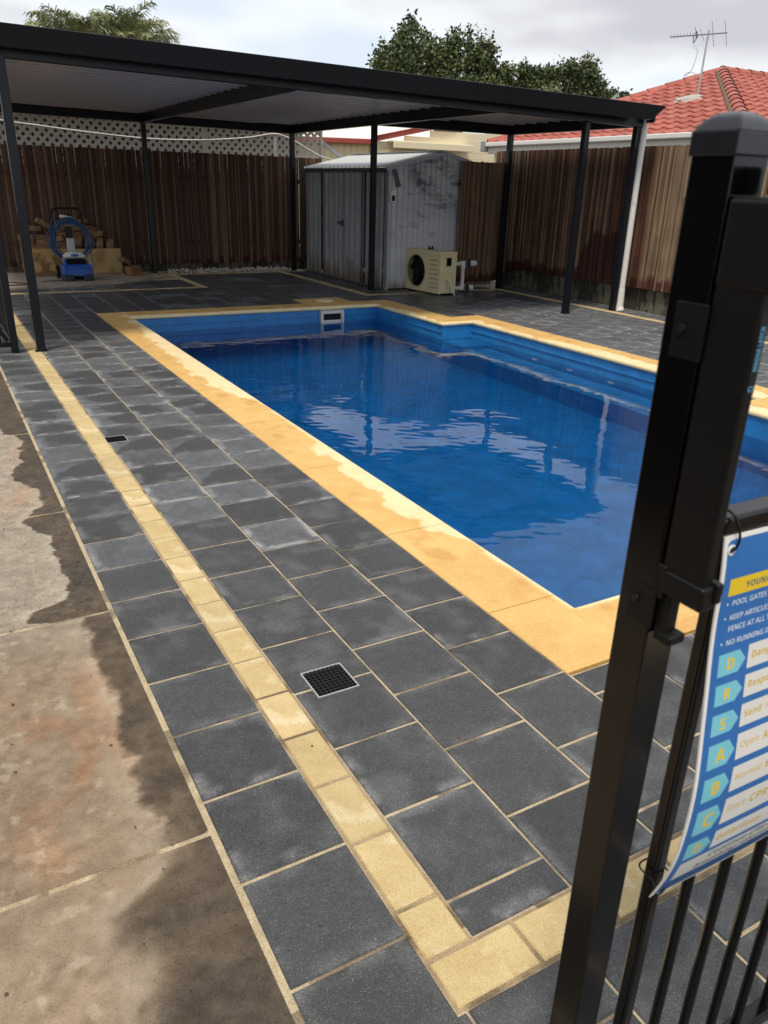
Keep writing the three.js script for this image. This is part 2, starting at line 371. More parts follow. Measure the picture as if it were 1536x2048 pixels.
// rectangles [x0, x1, d0, d1]; subtract holes from a rectangle
function cut(r, h) {
  const [a, b, c, d] = r, [p, q, s, t] = h;
  if (q <= a || p >= b || t <= c || s >= d) return [r];
  const out = [];
  if (p > a) out.push([a, p, c, d]); if (q < b) out.push([q, b, c, d]);
  const x0 = Math.max(a, p), x1 = Math.min(b, q);
  if (s > c) out.push([x0, x1, c, s]); if (t < d) out.push([x0, x1, t, d]);
  return out;
}
const pavers = [];
const holes = [[1.72, 5.85, 1.655, 10.345], [5.8, 6.3, 3.655, 8.615], [4.53, 5.3, 10.3, 10.79]];
const drains = [[0.806, 0.938, 4.965, 5.105], [0.882, 1.034, 1.932, 2.086]];
function zone(cols, dmin, dmax, phase, extra = []) {
  cols.forEach((x0, k) => {
    if (k === cols.length - 1) return;
    const x1 = cols[k + 1], ph = phase(k);
    for (let n = Math.floor((dmin - ph) / 0.305) - 1; ph + n * 0.305 < dmax; n++) {
      let list = [[x0, x1, Math.max(dmin, ph + n * 0.305), Math.min(dmax, ph + (n + 1) * 0.305)]];
      if (list[0][3] - list[0][2] < 0.02) continue;
      for (const h of [...holes, ...extra]) list = list.flatMap((r) => cut(r, h));
      for (const r of list) if (r[1] - r[0] > 0.03 && r[3] - r[2] > 0.03) pavers.push(r);
    }
  });
}
const cols = (a, b, off = 0) => { const o = [a]; for (let x = a + 0.305 - off; x < b - 0.05; x += 0.305) o.push(x); o.push(b); return o; };
const bond = (base) => (k) => base + (k % 2 ? 0.1525 : 0);
zone([0.405, 0.691], -0.6, 12.45, () => 3.788);
zone([0.818, 1.112, 1.4217, 1.7171, ...cols(1.7171 + 0.305, 8.29).slice(0)], 0.968, 12.45, (k) => 2.9048 + (k % 2 ? 0.1525 : 0), [[5.78, 8.4, 10.84, 15]]);
zone(cols(3.83, 5.79, 0.1), 12.45, 14.36, bond(2.9048), []);
zone(cols(0.405, 8.83, 0.0), -0.6, 0.838, (k) => 0.838 - 0.305 * 3 + (k % 2 ? 0.1525 : 0));
zone(cols(8.425, 8.83, 0), 0.845, 11.25, bond(1.1));
zone(cols(0.818, 3.70, 0.2), 12.585, 13.6, bond(12.585), []);
zone([5.925, 6.2, 6.39], 10.975, 14.4, bond(10.975));
zone(cols(6.39, 8.42, 0.15), 10.975, 11.27, () => 10.975);
pavers.sort((a, b) => Math.hypot(a[0] + a[1], a[2] + a[3]) - Math.hypot(b[0] + b[1], b[2] + b[3]));
const eyeSees = (x, d) => { const u = (x * 0.873 - d * 0.487) , w = x * 0.459 + 1.557 * 0.387 + d * 0.8, y = x * 0.167 - 1.557 * 0.922 + d * 0.35; return w > 0.2 && Math.abs(u / w) < 0.53 && y / w < 0.7 && y / w > -0.7; };
{
  let n = 0; const rest = [], restWet = [];
  for (const [a, b, c, d] of pavers) {
    const x = (a + b) / 2, e = (c + d) / 2, w = b - a - 0.0065, l = d - c - 0.0075 - Math.round(rnd() * 3) * 0.0006;
    const seen = eyeSees(x, e) || eyeSees(a, c) || eyeSees(b, d);
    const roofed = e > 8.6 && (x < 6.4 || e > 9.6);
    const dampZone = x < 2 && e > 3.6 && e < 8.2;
    const limySheen = rnd() < (e < 3.2 ? 0.0 : e < 4.4 ? 0.55 : 0.95);  // farther pavers get the paler cells: lime bloom and painted sky sheen
    const cell = dampZone && rnd() < 0.5 ? 48 + Math.floor(rnd() * 16) : limySheen ? 32 + Math.floor(rnd() * 16) : Math.floor(rnd() * 32);
    let g = paverShape(w, l, cell); const y = rr(-0.0012, 0.0008);
    for (const [p, q, u, v] of drains) if (q > a && p < b && v > c && u < d) {     // notch cut for a floor waste
      const A = new Brush(g.clone()), B = new Brush(new THREE.BoxGeometry(q - p + 0.004, 0.2, v - u + 0.004)); B.position.set((p + q) / 2 - x, 0, -((u + v) / 2 - e)); A.updateMatrixWorld(); B.updateMatrixWorld();
      const ev = new Evaluator(); ev.useGroups = false; g = ev.evaluate(A, B, SUBTRACTION).geometry;
    }
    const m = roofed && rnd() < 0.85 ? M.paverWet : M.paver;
    if (seen && n < 300 && Math.hypot(x, e) < 13) {
      n++; const q = put(paving, 'paver', g, m, x, y, e, 0);
      q.rotation.x = rr(-0.003, 0.003); q.rotation.z = rr(-0.003, 0.003);
    } else if (Math.abs(x) < 12) { const c2 = g.clone(); c2.translate(x, y, -e); (m === M.paver ? rest : restWet).push(c2); }
  }
  for (const [list, mat] of [[rest, M.paver], [restWet, M.paverWet]]) if (list.length) { const q = part(paving, 'far_pavers', list, mat); q.userData.kind = 'stuff'; }
  console.log('pavers', n, rest.length, restWet.length);
}
// cream border bricks
{
  const brickGeo = new Map();
  const shape = (w, l, v) => {
    const key = `${w.toFixed(3)}_${l.toFixed(3)}_${v}`;
    if (!brickGeo.has(key)) { const g = chamferTop(w, l, 0.04, 0.005), uv = g.attributes.uv; for (let i = 0; i < uv.count; i++) uv.setXY(i, uv.getX(i) * w * 1.8 + v * 0.37, uv.getY(i) * l * 1.8 + v * 0.23); brickGeo.set(key, g); }
    return brickGeo.get(key);
  };
  const edging = (x0, x1, d0, d1, alongD, start) => {
    const L = 0.2286; let a = start;
    const end = alongD ? d1 : x1, from = alongD ? d0 : x0;
    while (a < end - 0.02) {
      const s = Math.max(a, from), e = Math.min(a + L, end); a += L;
      if (e - s < 0.03) continue;
      const w = (alongD ? x1 - x0 : e - s) - 0.0085, l = (alongD ? e - s : d1 - d0) - 0.0085;
      put(paving, 'border_brick', shape(w, l, Math.floor(rnd() * 5)), pick(M.cream), alongD ? (x0 + x1) / 2 : (s + e) / 2, rr(-0.001, 0.0012), alongD ? (s + e) / 2 : (d0 + d1) / 2, rr(-0.006, 0.006));
    }
  };
  const bedM = std({ map: sandTex, color: C(0.74, 0.69, 0.62), roughness: 0.95 }), lay = (x0, x1, d0, d1) => box(x0, x1, -0.03, -0.0034, d0, d1);
  part(paving, 'border_joints', [lay(0.69, 0.818, 0.838, 12.58), lay(0.818, 8.42, 0.838, 0.967), lay(0.818, 3.826, 12.453, 12.583), lay(3.70, 3.828, 12.584, 14.492), lay(3.829, 5.92, 14.37, 14.492), lay(5.795, 5.921, 10.846, 14.369), lay(5.922, 8.292, 10.846, 10.97), lay(8.293, 8.419, 0.968, 10.97)], bedM);
  edging(0.693, 0.816, 0.967, 12.45, true, 0.967 - 0.09);
  edging(0.693, 8.42, 0.842, 0.965, false, 0.693);
  edging(0.693, 3.70, 12.455, 12.58, false, 0.693);
  edging(3.702, 3.825, 12.455, 14.37, true, 12.455);
  edging(3.702, 5.92, 14.372, 14.49, false, 3.702);
  edging(5.797, 5.918, 10.97, 14.37, true, 10.97);
  edging(5.797, 8.29, 10.848, 10.968, false, 5.797);
  edging(8.293, 8.416, 0.967, 10.968, true, 0.967);
}
// floor wastes set in the pavers
function drain(x0, x1, d0, d1, label) {
  const t = thing('floor_drain', label, 'drain', [(x0 + x1) / 2, -0.04, (d0 + d1) / 2], 'floor drains in the paving');
  const f = 0.0045, y0 = -0.04, y1 = 0.001;
  part(t, 'frame', [box(x0, x1, y0, y1, d0, d0 + f), box(x0, x1, y0, y1, d1 - f, d1), box(x0, x0 + f, y0, y1, d0 + f, d1 - f), box(x1 - f, x1, y0, y1, d0 + f, d1 - f)], M.drainRim);
  const gs = [], n = 9, w = x1 - x0 - 2 * f, l = d1 - d0 - 2 * f;
  for (let k = 1; k < n; k++) { const x = x0 + f + (w * k) / n, d = d0 + f + (l * k) / n; gs.push(box(x - 0.0026, x + 0.0026, -0.02, 0.0004, d0 + f, d1 - f), box(x0 + f, x1 - f, -0.021, 0.0000, d - 0.0026, d + 0.0026)); }
  part(t, 'grate', gs, M.plastic);
  part(t, 'sump', box(x0 + f, x1 - f, -0.045, -0.0032, d0 + f, d1 - f), M.black);
}
drain(...drains[1], 'near black grid drain with white rim in charcoal paver');
drain(...drains[0], 'farther black grid drain touching the cream border band');

// old concrete beside the paving, four bays with mortared joints
{
  const t = thing('concrete_path', 'stained grey-brown concrete bays with a dark wet margin', 'concrete', [0, 0, 0], null, 'structure');
  const bays = [[0.26, 1.536], [1.548, 2.812], [2.826, 3.93], [3.942, 5.4], [5.412, 6.9], [6.912, 8.4], [8.412, 9.9], [-0.9, 0.25]];
  for (const [a, b] of bays) {
    const R = a < 2.8 && a > 0 ? CA : CB, w = 0.394 + 1.9, g = chamferTop(w, b - a, 0.06, 0.004);
    g.translate(0.394 - w / 2, -0.004, -(a + b) / 2);
    const p = g.attributes.position, uv = g.attributes.uv;
    for (let i = 0; i < p.count; i++) uv.setXY(i, (p.getX(i) - R.x0) / (R.x1 - R.x0), (-p.getZ(i) - R.d0) / (R.d1 - R.d0));
    part(t, 'concrete_bay', g, R === CA ? M.concA : M.concB);
  }
  part(t, 'mortar_joints', [box(0.376, 0.4045, -0.05, -0.0062, -0.9, 9.9), ...[1.542, 2.819, 3.936, 5.406, 6.906, 8.406, 0.255].map((d) => box(-1.5, 0.376, -0.05, -0.007, d - 0.012, d + 0.012))], M.sand);
}
console.log('ground done');

// ---------------------------------------------------------------- swimming pool
const WATER = -0.212;
{
  const shellTex = tex(512, 512, (u, v, i, j) => { const n = fbm(u * 9, v * 9, 4, 5), s = hash(i, j, 44); const k = 0.9 + (n - 0.5) * 0.28 + (s - 0.5) * 0.03; return [0.17 * k, 0.525 * k, 0.80 * k]; });
  M.shell = phy({ map: shellTex, roughness: 0.35, clearcoat: 0.3, clearcoatRoughness: 0.2 });
  const t = thing('swimming_pool', 'blue in-ground pool with ochre sandstone coping', 'pool', [3.9, -1.5, 6]);
  const th = 0.05, y0 = -1.5, y1 = -0.051, walls = [];
  const n = POOL.length;
  for (let k = 0; k < n; k++) {
    const [xa, da] = POOL[k], [xb, db] = POOL[(k + 1) % n];
    const dx = Math.sign(xb - xa), dd = Math.sign(db - da);
    const ox = dd * th, od = -dx * th;      // outward for this winding
    walls.push(box(Math.min(xa, xb, xa + ox), Math.max(xa, xb, xa + ox), y0, y1, Math.min(da, db, da + od) + (dd && Math.min(da, db) === 8.27 ? th : 0), Math.max(da, db, da + od) - (dd && xa === 5.52 && Math.max(da, db) === 4.0 ? th : 0)));
  }
  // floor falls from the shallow near end to the deep far end
  const fl = (x0, x1, da, db, ya, yb) => { const g = new THREE.BufferGeometry(), P = [V(x0, ya, da), V(x1, ya, da), V(x1, yb, db), V(x0, ya, da), V(x1, yb, db), V(x0, yb, db)]; g.setFromPoints(P); g.computeVertexNormals(); g.setAttribute('uv', new THREE.Float32BufferAttribute(P.flatMap((p) => [p.x, -p.z]), 2)); return g; };
  walls.push(fl(2.0, 5.57, 1.95, 10.05, -1.0, -1.48));
  part(t, 'shell', walls, M.shell);
  part(t, 'bench_seat', rbox(5.52, 5.975, -1.4, -0.60, 4.0, 8.28, 0.015), M.shell);
  part(t, 'corner_step', rbox(5.535, 5.972, -0.61, -0.33, 7.86, 8.272, 0.012), M.shell);
  // a step line moulded round the wall
  part(t, 'shell_ledge', [box(2.05, 2.062, -0.135, -0.125, 2.0, 10), box(2.05, 5.52, -0.135, -0.125, 9.988, 10), box(5.508, 5.52, -0.135, -0.125, 8.28, 10), box(5.958, 5.97, -0.135, -0.125, 4, 8.27)], M.shell);
  // coping stones: profile (across, y) swept along each side, mitred at the corners
  const W = 0.333, T = 0.05, OV = 0.022, r = 0.025;
  const prof = []; // across measured outward from the pool wall; negative = over the water
  prof.push([W, 0], [W, -T]); for (let k = 0; k <= 8; k++) { const a = -Math.PI / 2 - (Math.PI * k) / 8; prof.push([-OV + r + Math.cos(a) * r, -r + Math.sin(a) * r]); }
  function stone(xa, da, ux, ud, oxv, odv, s0, s1, k0, k1) {     // from s0 to s1 along (ux,ud) from (xa,da); k = mitre slope at the ends
    const P = [], idx = [], m = prof.length, rings = [];
    for (const [s, k] of [[s0, k0], [s1, k1]]) rings.push(prof.map(([a, y]) => { const q = s + k * a; return V(xa + ux * q + oxv * a, y, da + ud * q + odv * a); }));
    const geo = [], tri = (p, q, w) => geo.push(p, q, w);
    for (let i = 0; i < m; i++) { const j = (i + 1) % m; tri(rings[0][i], rings[0][j], rings[1][j]); tri(rings[0][i], rings[1][j], rings[1][i]); }
    for (let i = 1; i < m - 1; i++) { tri(rings[0][0], rings[0][i + 1], rings[0][i]); tri(rings[1][0], rings[1][i], rings[1][i + 1]); }
    const g = new THREE.BufferGeometry().setFromPoints(geo);
    g.setAttribute('uv', new THREE.Float32BufferAttribute(geo.flatMap((p) => [(p.x - CP.x0) / (CP.x1 - CP.x0), (-p.z - CP.d0) / (CP.d1 - CP.d0)]), 2));
    g.computeVertexNormals();
    return g;
  }
  for (let k = 0; k < n; k++) {
    const [xa, da] = POOL[k], [xb, db] = POOL[(k + 1) % n], [xp, dp] = POOL[(k + n - 1) % n], [xq, dq] = POOL[(k + 2) % n];
    const L = Math.hypot(xb - xa, db - da), ux = (xb - xa) / L, ud = (db - da) / L, oxv = ud, odv = -ux;
    const crossA = (xa - xp) * (db - da) - (da - dp) * (xb - xa), crossB = (xb - xa) * (dq - db) - (db - da) * (xq - xb);
    const kA = crossA > 0 ? -1 : 1, kB = crossB > 0 ? 1 : -1;   // convex corner: the outer edge is longer
    const cuts = [0];
    if (k === 7) { for (const d of [8.12, 7.09, 6.06, 5.02, 3.99, 2.96, 2.13]) cuts.push(10.0 - d); }
    else { const c = Math.max(1, Math.round(L / 1.03)); for (let i = 1; i < c; i++) cuts.push((L * i) / c); }
    cuts.push(L);
    for (let i = 0; i < cuts.length - 1; i++) {
      const first = i === 0, last = i === cuts.length - 2;
      part(t, 'coping_stone', stone(xa, da, ux, ud, oxv, odv, cuts[i] + (first ? 0 : 0.0024), cuts[i + 1] - (last ? 0 : 0.0024), first ? kA : 0, last ? kB : 0), M.copings[(k * 3 + i) % 3]);
    }
  }
  // bedding under the coping joints
  // square stone with the round skimmer lid
  const sg = chamferTop(0.74, 0.43, 0.05, 0.004); sg.translate(4.915, -0.001, -(10.555)); { const p = sg.attributes.position, uv = sg.attributes.uv; for (let i = 0; i < p.count; i++) uv.setXY(i, (p.getX(i) - CP.x0) / (CP.x1 - CP.x0), (-p.getZ(i) - CP.d0) / (CP.d1 - CP.d0)); }
  const st = part(t, 'skimmer_surround', sg, M.coping);
  const lid = new THREE.CylinderGeometry(0.125, 0.128, 0.012, 40); lid.translate(4.93, 0.004, -10.5);
  const lidRing = new THREE.TorusGeometry(0.105, 0.004, 6, 40); lidRing.rotateX(Math.PI / 2); lidRing.translate(4.93, 0.0105, -10.5);
  part(t, 'skimmer_lid', [lid, lidRing], M.copingDry);
  // skimmer mouth in the far wall
  const sx = 4.79, sw = 0.175, z0 = 9.94;
  const sk = part(t, 'skimmer', [box(sx - sw, sx + sw, -0.095, -0.055, z0, 10.0), box(sx - sw, sx + sw, -0.30, -0.265, z0, 10.0), box(sx - sw, sx - sw + 0.035, -0.265, -0.095, z0, 10.0), box(sx + sw - 0.035, sx + sw, -0.265, -0.095, z0, 10.0)], M.whiteDull);
  part(t, 'skimmer_throat', box(sx - sw + 0.035, sx + sw - 0.035, -0.265, -0.095, 9.985, 9.998), M.plastic);
  part(t, 'skimmer_flap', box(sx - sw + 0.04, sx + sw - 0.04, -0.262, -0.185, 9.955, 9.965), M.white);
  for (const d of [6.98, 6.38, 5.75]) {
    const ring = new THREE.TorusGeometry(0.034, 0.010, 8, 24); ring.rotateY(Math.PI / 2); ring.translate(5.957, -0.39, -d);
    const eye = new THREE.CylinderGeometry(0.011, 0.011, 0.02, 16); eye.rotateZ(Math.PI / 2); eye.translate(5.957, -0.39, -d);
    part(t, 'jet', [ring, eye], M.white);
  }
}
{
  // water: ripples are real geometry
  const step = 0.016, nx = Math.ceil(3.98 / step), nd = Math.ceil(8.06 / step), P = [], N = [], U = [], I = [];
  const wv = []; for (let k = 0; k < 40; k++) { const L = mix(0.08, 1.2, Math.pow(rnd(), 1.6)), a = rr(-0.9, 0.9) + (rnd() < 0.25 ? 1.57 : 0); wv.push([Math.cos(a + 1.35) * 2 * Math.PI / L, Math.sin(a + 1.35) * 2 * Math.PI / L, rr(0, 6.28), 0.00022 * Math.pow(L, 0.84) ]); }
  const f = (x, d) => { let h = 0, hx = 0, hd = 0; const env = 0.35 + 1.3 * fbm(x * 0.8 + 2, d * 0.8, 9, 3); for (const [kx, kd, p, A] of wv) { const q = kx * x + kd * d + p, s = Math.sin(q), c = Math.cos(q); h += A * s * env; hx += A * c * kx * env; hd += A * c * kd * env; } return [h, hx, hd]; };
  for (let j = 0; j <= nd; j++) for (let i = 0; i <= nx; i++) {
    const x = 2.02 + i * step, d = 1.97 + j * step, [h, hx, hd] = f(x, d), l = Math.hypot(hx, 1, hd);
    P.push(x, WATER + h, -d); N.push(-hx / l, 1 / l, hd / l); U.push(x, d);
  }
  const skirt = [], bed = [];
  const inside = (x, d) => x < 5.55 || (d > 3.97 && d < 8.3);
  for (let j = 0; j < nd; j++) for (let i = 0; i < nx; i++) {
    const x = 2.02 + (i + 0.5) * step, d = 1.97 + (j + 0.5) * step; if (!inside(x, d)) continue;
    const a = j * (nx + 1) + i, b = a + 1, c = a + nx + 1, e = c + 1; I.push(a, b, e, a, e, c);
    // close the body of water: skirts and bed lie inside the shell's thickness
    const nb = [[-1, 0, c, a], [1, 0, b, e], [0, -1, a, b], [0, 1, e, c]];
    for (const [ii, jj, p, q] of nb) { const x2 = x + ii * step, d2 = d + jj * step; if (i + ii < 0 || i + ii >= nx || j + jj < 0 || j + jj >= nd || !inside(x2, d2)) skirt.push([p, q]); }
    bed.push([a, b, e, c]);
  }
  {
    const n0 = P.length / 3, map = new Map();
    const low = (k) => { if (!map.has(k)) { map.set(k, P.length / 3); P.push(P[3 * k], -1.53, P[3 * k + 2]); N.push(0, -1, 0); U.push(0, 0); } return map.get(k); };
    for (const [a, b, e, c] of bed) I.push(low(a), low(e), low(b), low(a), low(c), low(e));
    const side = new Map(), sv = (k, y) => { const key = k + (y ? 'u' : 'l'); if (!side.has(key)) { side.set(key, P.length / 3); P.push(P[3 * k], y ? P[3 * k + 1] : -1.53, P[3 * k + 2]); N.push(0, 0, 1); U.push(0, 0); } return side.get(key); };
    for (const [p, q] of skirt) I.push(sv(p, 1), sv(p, 0), sv(q, 0), sv(p, 1), sv(q, 0), sv(q, 1));
  }
  const g = new THREE.BufferGeometry(); g.setAttribute('position', new THREE.Float32BufferAttribute(P, 3)); g.setAttribute('normal', new THREE.Float32BufferAttribute(N, 3)); g.setAttribute('uv', new THREE.Float32BufferAttribute(U, 2)); g.setIndex(I);
  M.water = phy({ color: C(1, 1, 1), roughness: 0.0, transmission: 1, thickness: 1.2, ior: 1.333, attenuationColor: C(0.42, 0.80, 0.94), attenuationDistance: 1.8 });
  const m = new THREE.Mesh(g, M.water); m.name = 'water'; m.receiveShadow = true;
  m.userData = { label: 'rippled blue water filling the pool', category: 'water', kind: 'structure' }; scene.add(m);
}

// ---------------------------------------------------------------- pergola
const fall = (x) => -0.0145 * (x - 0.8);
{
  const t = thing('pergola', 'dark navy steel flat-roofed pergola over the far end of the pool', 'pergola', [4.5, 0, 11]);
  const s = 0.039;
  const posts = [[0.815, 8.16], [3.55, 14.74], [6.2, 14.6], [6.19, 11.42], [8.45, 11.02], [7.57, 8.33], [8.455, 8.33]];
  for (const [x, d] of posts) {
    const p = part(t, 'post', rbox(x - s, x + s, 0, 2.5 + fall(x), d - s, d + s, 0.005), M.navy);
    part(p, 'base_plate', box(x - 0.055, x + 0.055, 0, 0.006, d - 0.045, d + 0.045), M.navy);
  }
  const beam = (xa, da, xb, db, w = 0.075, h = 0.15, top = 2.62) => part(t, 'beam', bar(V(xa, top - h / 2 + fall(xa), da), V(xb, top - h / 2 + fall(xb), db), w, h, 0.006), M.navy);
  beam(0.2, 8.17, 8.49, 8.3); beam(0.2, 14.78, 6.28, 14.62); beam(6.19, 11.42, 8.52, 11.02);
  const cb = (x, da, db) => beam(x, da, x, db);
  cb(3.55, 8.25, 14.7); cb(6.2, 8.3, 14.55); cb(8.45, 8.38, 10.98); cb(0.815, 8.2, 14.7);
  // sheet roof: ribs run across the yard
  const sheet = (x0, x1, d0, d1) => {
    const pitch = 0.27, P = [], tri = [];
    const pr = []; for (let d = d0; d < d1; d += pitch) pr.push([d, 0], [d + pitch * 0.66, 0], [d + pitch * 0.72, -0.032], [d + pitch * 0.84, -0.032], [d + pitch * 0.9, 0]);
    pr.push([d1, 0]);
    for (let i = 0; i < pr.length - 1; i++) {
      const [da, ya] = pr[i], [db, yb] = pr[i + 1], q = [V(x0, 2.632 + ya + fall(x0), da), V(x1, 2.632 + ya + fall(x1), da), V(x1, 2.632 + yb + fall(x1), db), V(x0, 2.632 + yb + fall(x0), db)];
      tri.push(q[0], q[1], q[2], q[0], q[2], q[3]);
    }
    const g = new THREE.BufferGeometry().setFromPoints(tri); g.computeVertexNormals();
    const h = g.clone(); h.translate(0, 0.003, 0);
    return [g, h];
  };
  part(t, 'roof_sheet', sheet(0.05, 8.52, 8.02, 11.44), M.soffit);
  part(t, 'roof_sheet', sheet(0.05, 6.34, 11.44, 14.92), M.soffit);
  // gutter and fascia along the near edge (slanted ends), barge flashings on the others
  const gp = new THREE.Shape([[0, 0], [0.10, 0.0], [0.135, 0.165], [0.128, 0.168], [0.094, 0.008], [0.008, 0.008], [0.008, 0.15], [0, 0.15]].map(([a, b]) => new THREE.Vector2(a, b)));
  const gg = new THREE.ExtrudeGeometry(gp, { depth: 8.29, bevelEnabled: false, steps: 1 });
  // local: x -> towards the viewer, y up, z -> along x
  const ma = new THREE.Matrix4().set(0, 0, 1, 0.05, 0, 1, 0, 2.535, 1, 0, 0, -8.09, 0, 0, 0, 1);
  gg.applyMatrix4(ma);
  { const p = gg.attributes.position; for (let i = 0; i < p.count; i++) { const x = p.getX(i); p.setY(i, p.getY(i) + fall(x)); if (x > 8.2) p.setX(i, x + (p.getY(i) - 2.42) * 1.15); } gg.computeVertexNormals(); }
  part(t, 'gutter', gg, M.navy);
  const fl = (xa, da, xb, db) => part(t, 'barge', bar(V(xa, 2.60 + fall(xa), da), V(xb, 2.60 + fall(xb), db), 0.03, 0.15), M.navy);
  fl(0.06, 14.94, 6.36, 14.94); fl(6.36, 14.94, 6.36, 11.46); fl(6.36, 11.46, 8.53, 11.46); fl(8.53, 11.46, 8.53, 8.12); fl(0.04, 8.1, 0.04, 14.94);
  // screws on the left post head and roof battens seen as pale sheen lines
  part(t, 'bracket', [box(0.76, 0.77, 2.36, 2.5, 8.12, 8.2)], M.navy);
}
// white downpipe at the right front post
{
  const t = thing('downpipe', 'white downpipe strapped beside the right-hand pergola post', 'downpipe', [8.54, 0, 8.3]);
  part(t, 'pipe', rod(V(8.535, 0.06, 8.28), V(8.535, 2.46, 8.28), 0.042, 20), M.white);
  part(t, 'shoe', [rod(V(8.535, 0.0, 8.275), V(8.535, 0.3, 8.28), 0.052, 20, 0.047), rod(V(8.535, 0.0, 8.26), V(8.535, 0.055, 8.275), 0.062, 20, 0.054)], M.white);
  part(t, 'strap', rod(V(8.535, 1.42, 8.28), V(8.535, 1.45, 8.28), 0.045, 20), M.whiteDull);
}

// ---------------------------------------------------------------- fences
function slatGeo(w, h, thick, u, v, wet) {
  const g = boxUV(new THREE.BoxGeometry(w, h, thick)); const uv = g.attributes.uv, p = g.attributes.position;
  for (let i = 0; i < uv.count; i++) { const y = p.getY(i) + h / 2; uv.setXY(i, wet ? u + uv.getX(i) / 8.4 : uv.getX(i) * 3 + u, wet ? y / 2 : y * 0.5 + v); }
  return g;
}
const slatShapes = {};
function slatShape(w, h, wet, key) {
  const k = `${w.toFixed(4)}_${h.toFixed(2)}_${wet}_${key}`;
  if (!slatShapes[k]) slatShapes[k] = slatGeo(w, h, 0.014, wet ? key / 220 : key * 0.37, key * 0.29, wet);
  return slatShapes[k];
}
// right-hand fence, slats standing side by side along the yard
{
  const t = thing('timber_fence', 'tall brown slatted fence along the right side over a grey plinth', 'fence', [8.75, 0, 7]);
  const X = 8.75; let d = 3.4, k = 0;
  while (d < 11.75) {
    const w = pick([0.029, 0.032, 0.036, 0.026]);
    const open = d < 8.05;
    const tone = Math.floor(rnd() * 6);
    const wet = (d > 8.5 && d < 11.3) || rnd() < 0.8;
    const dry = open ? rnd() < 0.95 : rnd() < 0.3;  // mostly pale past the roof, darker below: weathering and roof shade in the colour
    const mat = wet ? (dry ? M.slatDryLitWet : M.slatWet)[tone] : (dry ? M.slatDryLit : M.slat)[tone];
    const jn = rnd() < 0.16 ? rr(0.5, 1.4) : 0;     // some slats are pieced from two lengths
    const H = 1.83, y0 = 0.32;
    const dep = rr(-0.004, 0.004);
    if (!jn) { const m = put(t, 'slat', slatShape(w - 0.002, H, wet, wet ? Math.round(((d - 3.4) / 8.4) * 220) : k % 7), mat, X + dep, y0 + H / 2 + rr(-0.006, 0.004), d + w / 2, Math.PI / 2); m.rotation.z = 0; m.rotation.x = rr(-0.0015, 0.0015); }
    else {
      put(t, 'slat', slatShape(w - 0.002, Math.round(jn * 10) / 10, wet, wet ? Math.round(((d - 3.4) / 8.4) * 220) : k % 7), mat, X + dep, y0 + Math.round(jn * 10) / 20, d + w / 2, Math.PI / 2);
      const h2 = H - Math.round(jn * 10) / 10 - 0.003; put(t, 'slat', slatShape(w - 0.002, h2, false, k % 7), (dry ? M.slatDryLit : M.slat)[(tone + 2) % 6], X + dep, y0 + H - h2 / 2, d + w / 2, Math.PI / 2);
    }
    d += w + (rnd() < 0.08 ? 0.004 : 0.0005); k++;
  }
  part(t, 'rail', [box(X + 0.02, X + 0.06, 0.5, 0.58, 3.4, 11.7), box(X + 0.02, X + 0.06, 1.8, 1.88, 3.4, 11.7)], M.slat[2]);
  part(t, 'backing', box(X + 0.062, X + 0.07, 0.3, 2.1, 3.4, 11.7), M.slat[4]);
  for (let d2 = 3.4; d2 < 11.6; d2 += 0.205) part(t, 'plinth_board', rbox(X + 0.06 + rr(0, 0.012), X + 0.1, -0.03, 0.37, d2, d2 + 0.198, 0.006), M.plinth);
}
// back fence, and the short return beside the shed
{
  const t = thing('timber_fence', 'dark brown slatted fence across the back behind the pergola', 'fence', [3.5, 0, 15.1]);
  let x = -0.6, k = 0;
  while (x < 7.0) {
    const w = pick([0.029, 0.033, 0.037, 0.026]), wet = rnd() < 0.5;
    const mat = (wet ? M.slatWet : M.slat)[pick([0, 1, 2, 2, 4, 4, 5, 3, 0])];
    const light = rnd() < 0.10;
    put(t, 'slat', slatShape(w - 0.002, 1.9, light ? false : wet, wet && !light ? k % 110 : k % 7), light ? M.slatDryLit[2] : mat, x + w / 2, 0.12 + 0.95 + rr(-0.006, 0.006), 15.1 + rr(-0.004, 0.004), rr(-0.01, 0.01));
    x += w + (rnd() < 0.14 ? 0.009 : 0.001); k++;
  }
  part(t, 'rail', [box(-0.6, 7, 0.45, 0.53, 15.12, 15.17), box(-0.6, 7, 1.55, 1.63, 15.12, 15.17)], M.slat[4]);
  for (let x2 = -0.6; x2 < 6.9; x2 += 0.26) part(t, 'plinth_board', rbox(x2, x2 + 0.253, -0.04, 0.19, 15.13 + rr(0, 0.01), 15.17, 0.006), M.plinth);
}
{
  const t = thing('timber_fence', 'short brown slatted fence between the metal shed and right fence', 'fence', [8.15, 0, 11.2]);
  let x = 7.70, k = 3;
  while (x < 8.72) {
    const w = pick([0.03, 0.034, 0.026]), warm = rnd() < 0.35;
    put(t, 'slat', slatShape(w - 0.002, 1.86, true, (k * 5) % 110), warm ? M.slatDryLitWet[2] : pick(M.slatWet), x + w / 2, 0.1 + 0.93 + rr(-0.008, 0.008), 11.24 + rr(-0.003, 0.003), rr(-0.01, 0.01));
    x += w + 0.001; k++;
  }
  part(t, 'rail', [box(7.7, 8.7, 0.4, 0.48, 11.255, 11.29), box(7.7, 8.7, 1.6, 1.68, 11.255, 11.29)], M.slat[4]);
}

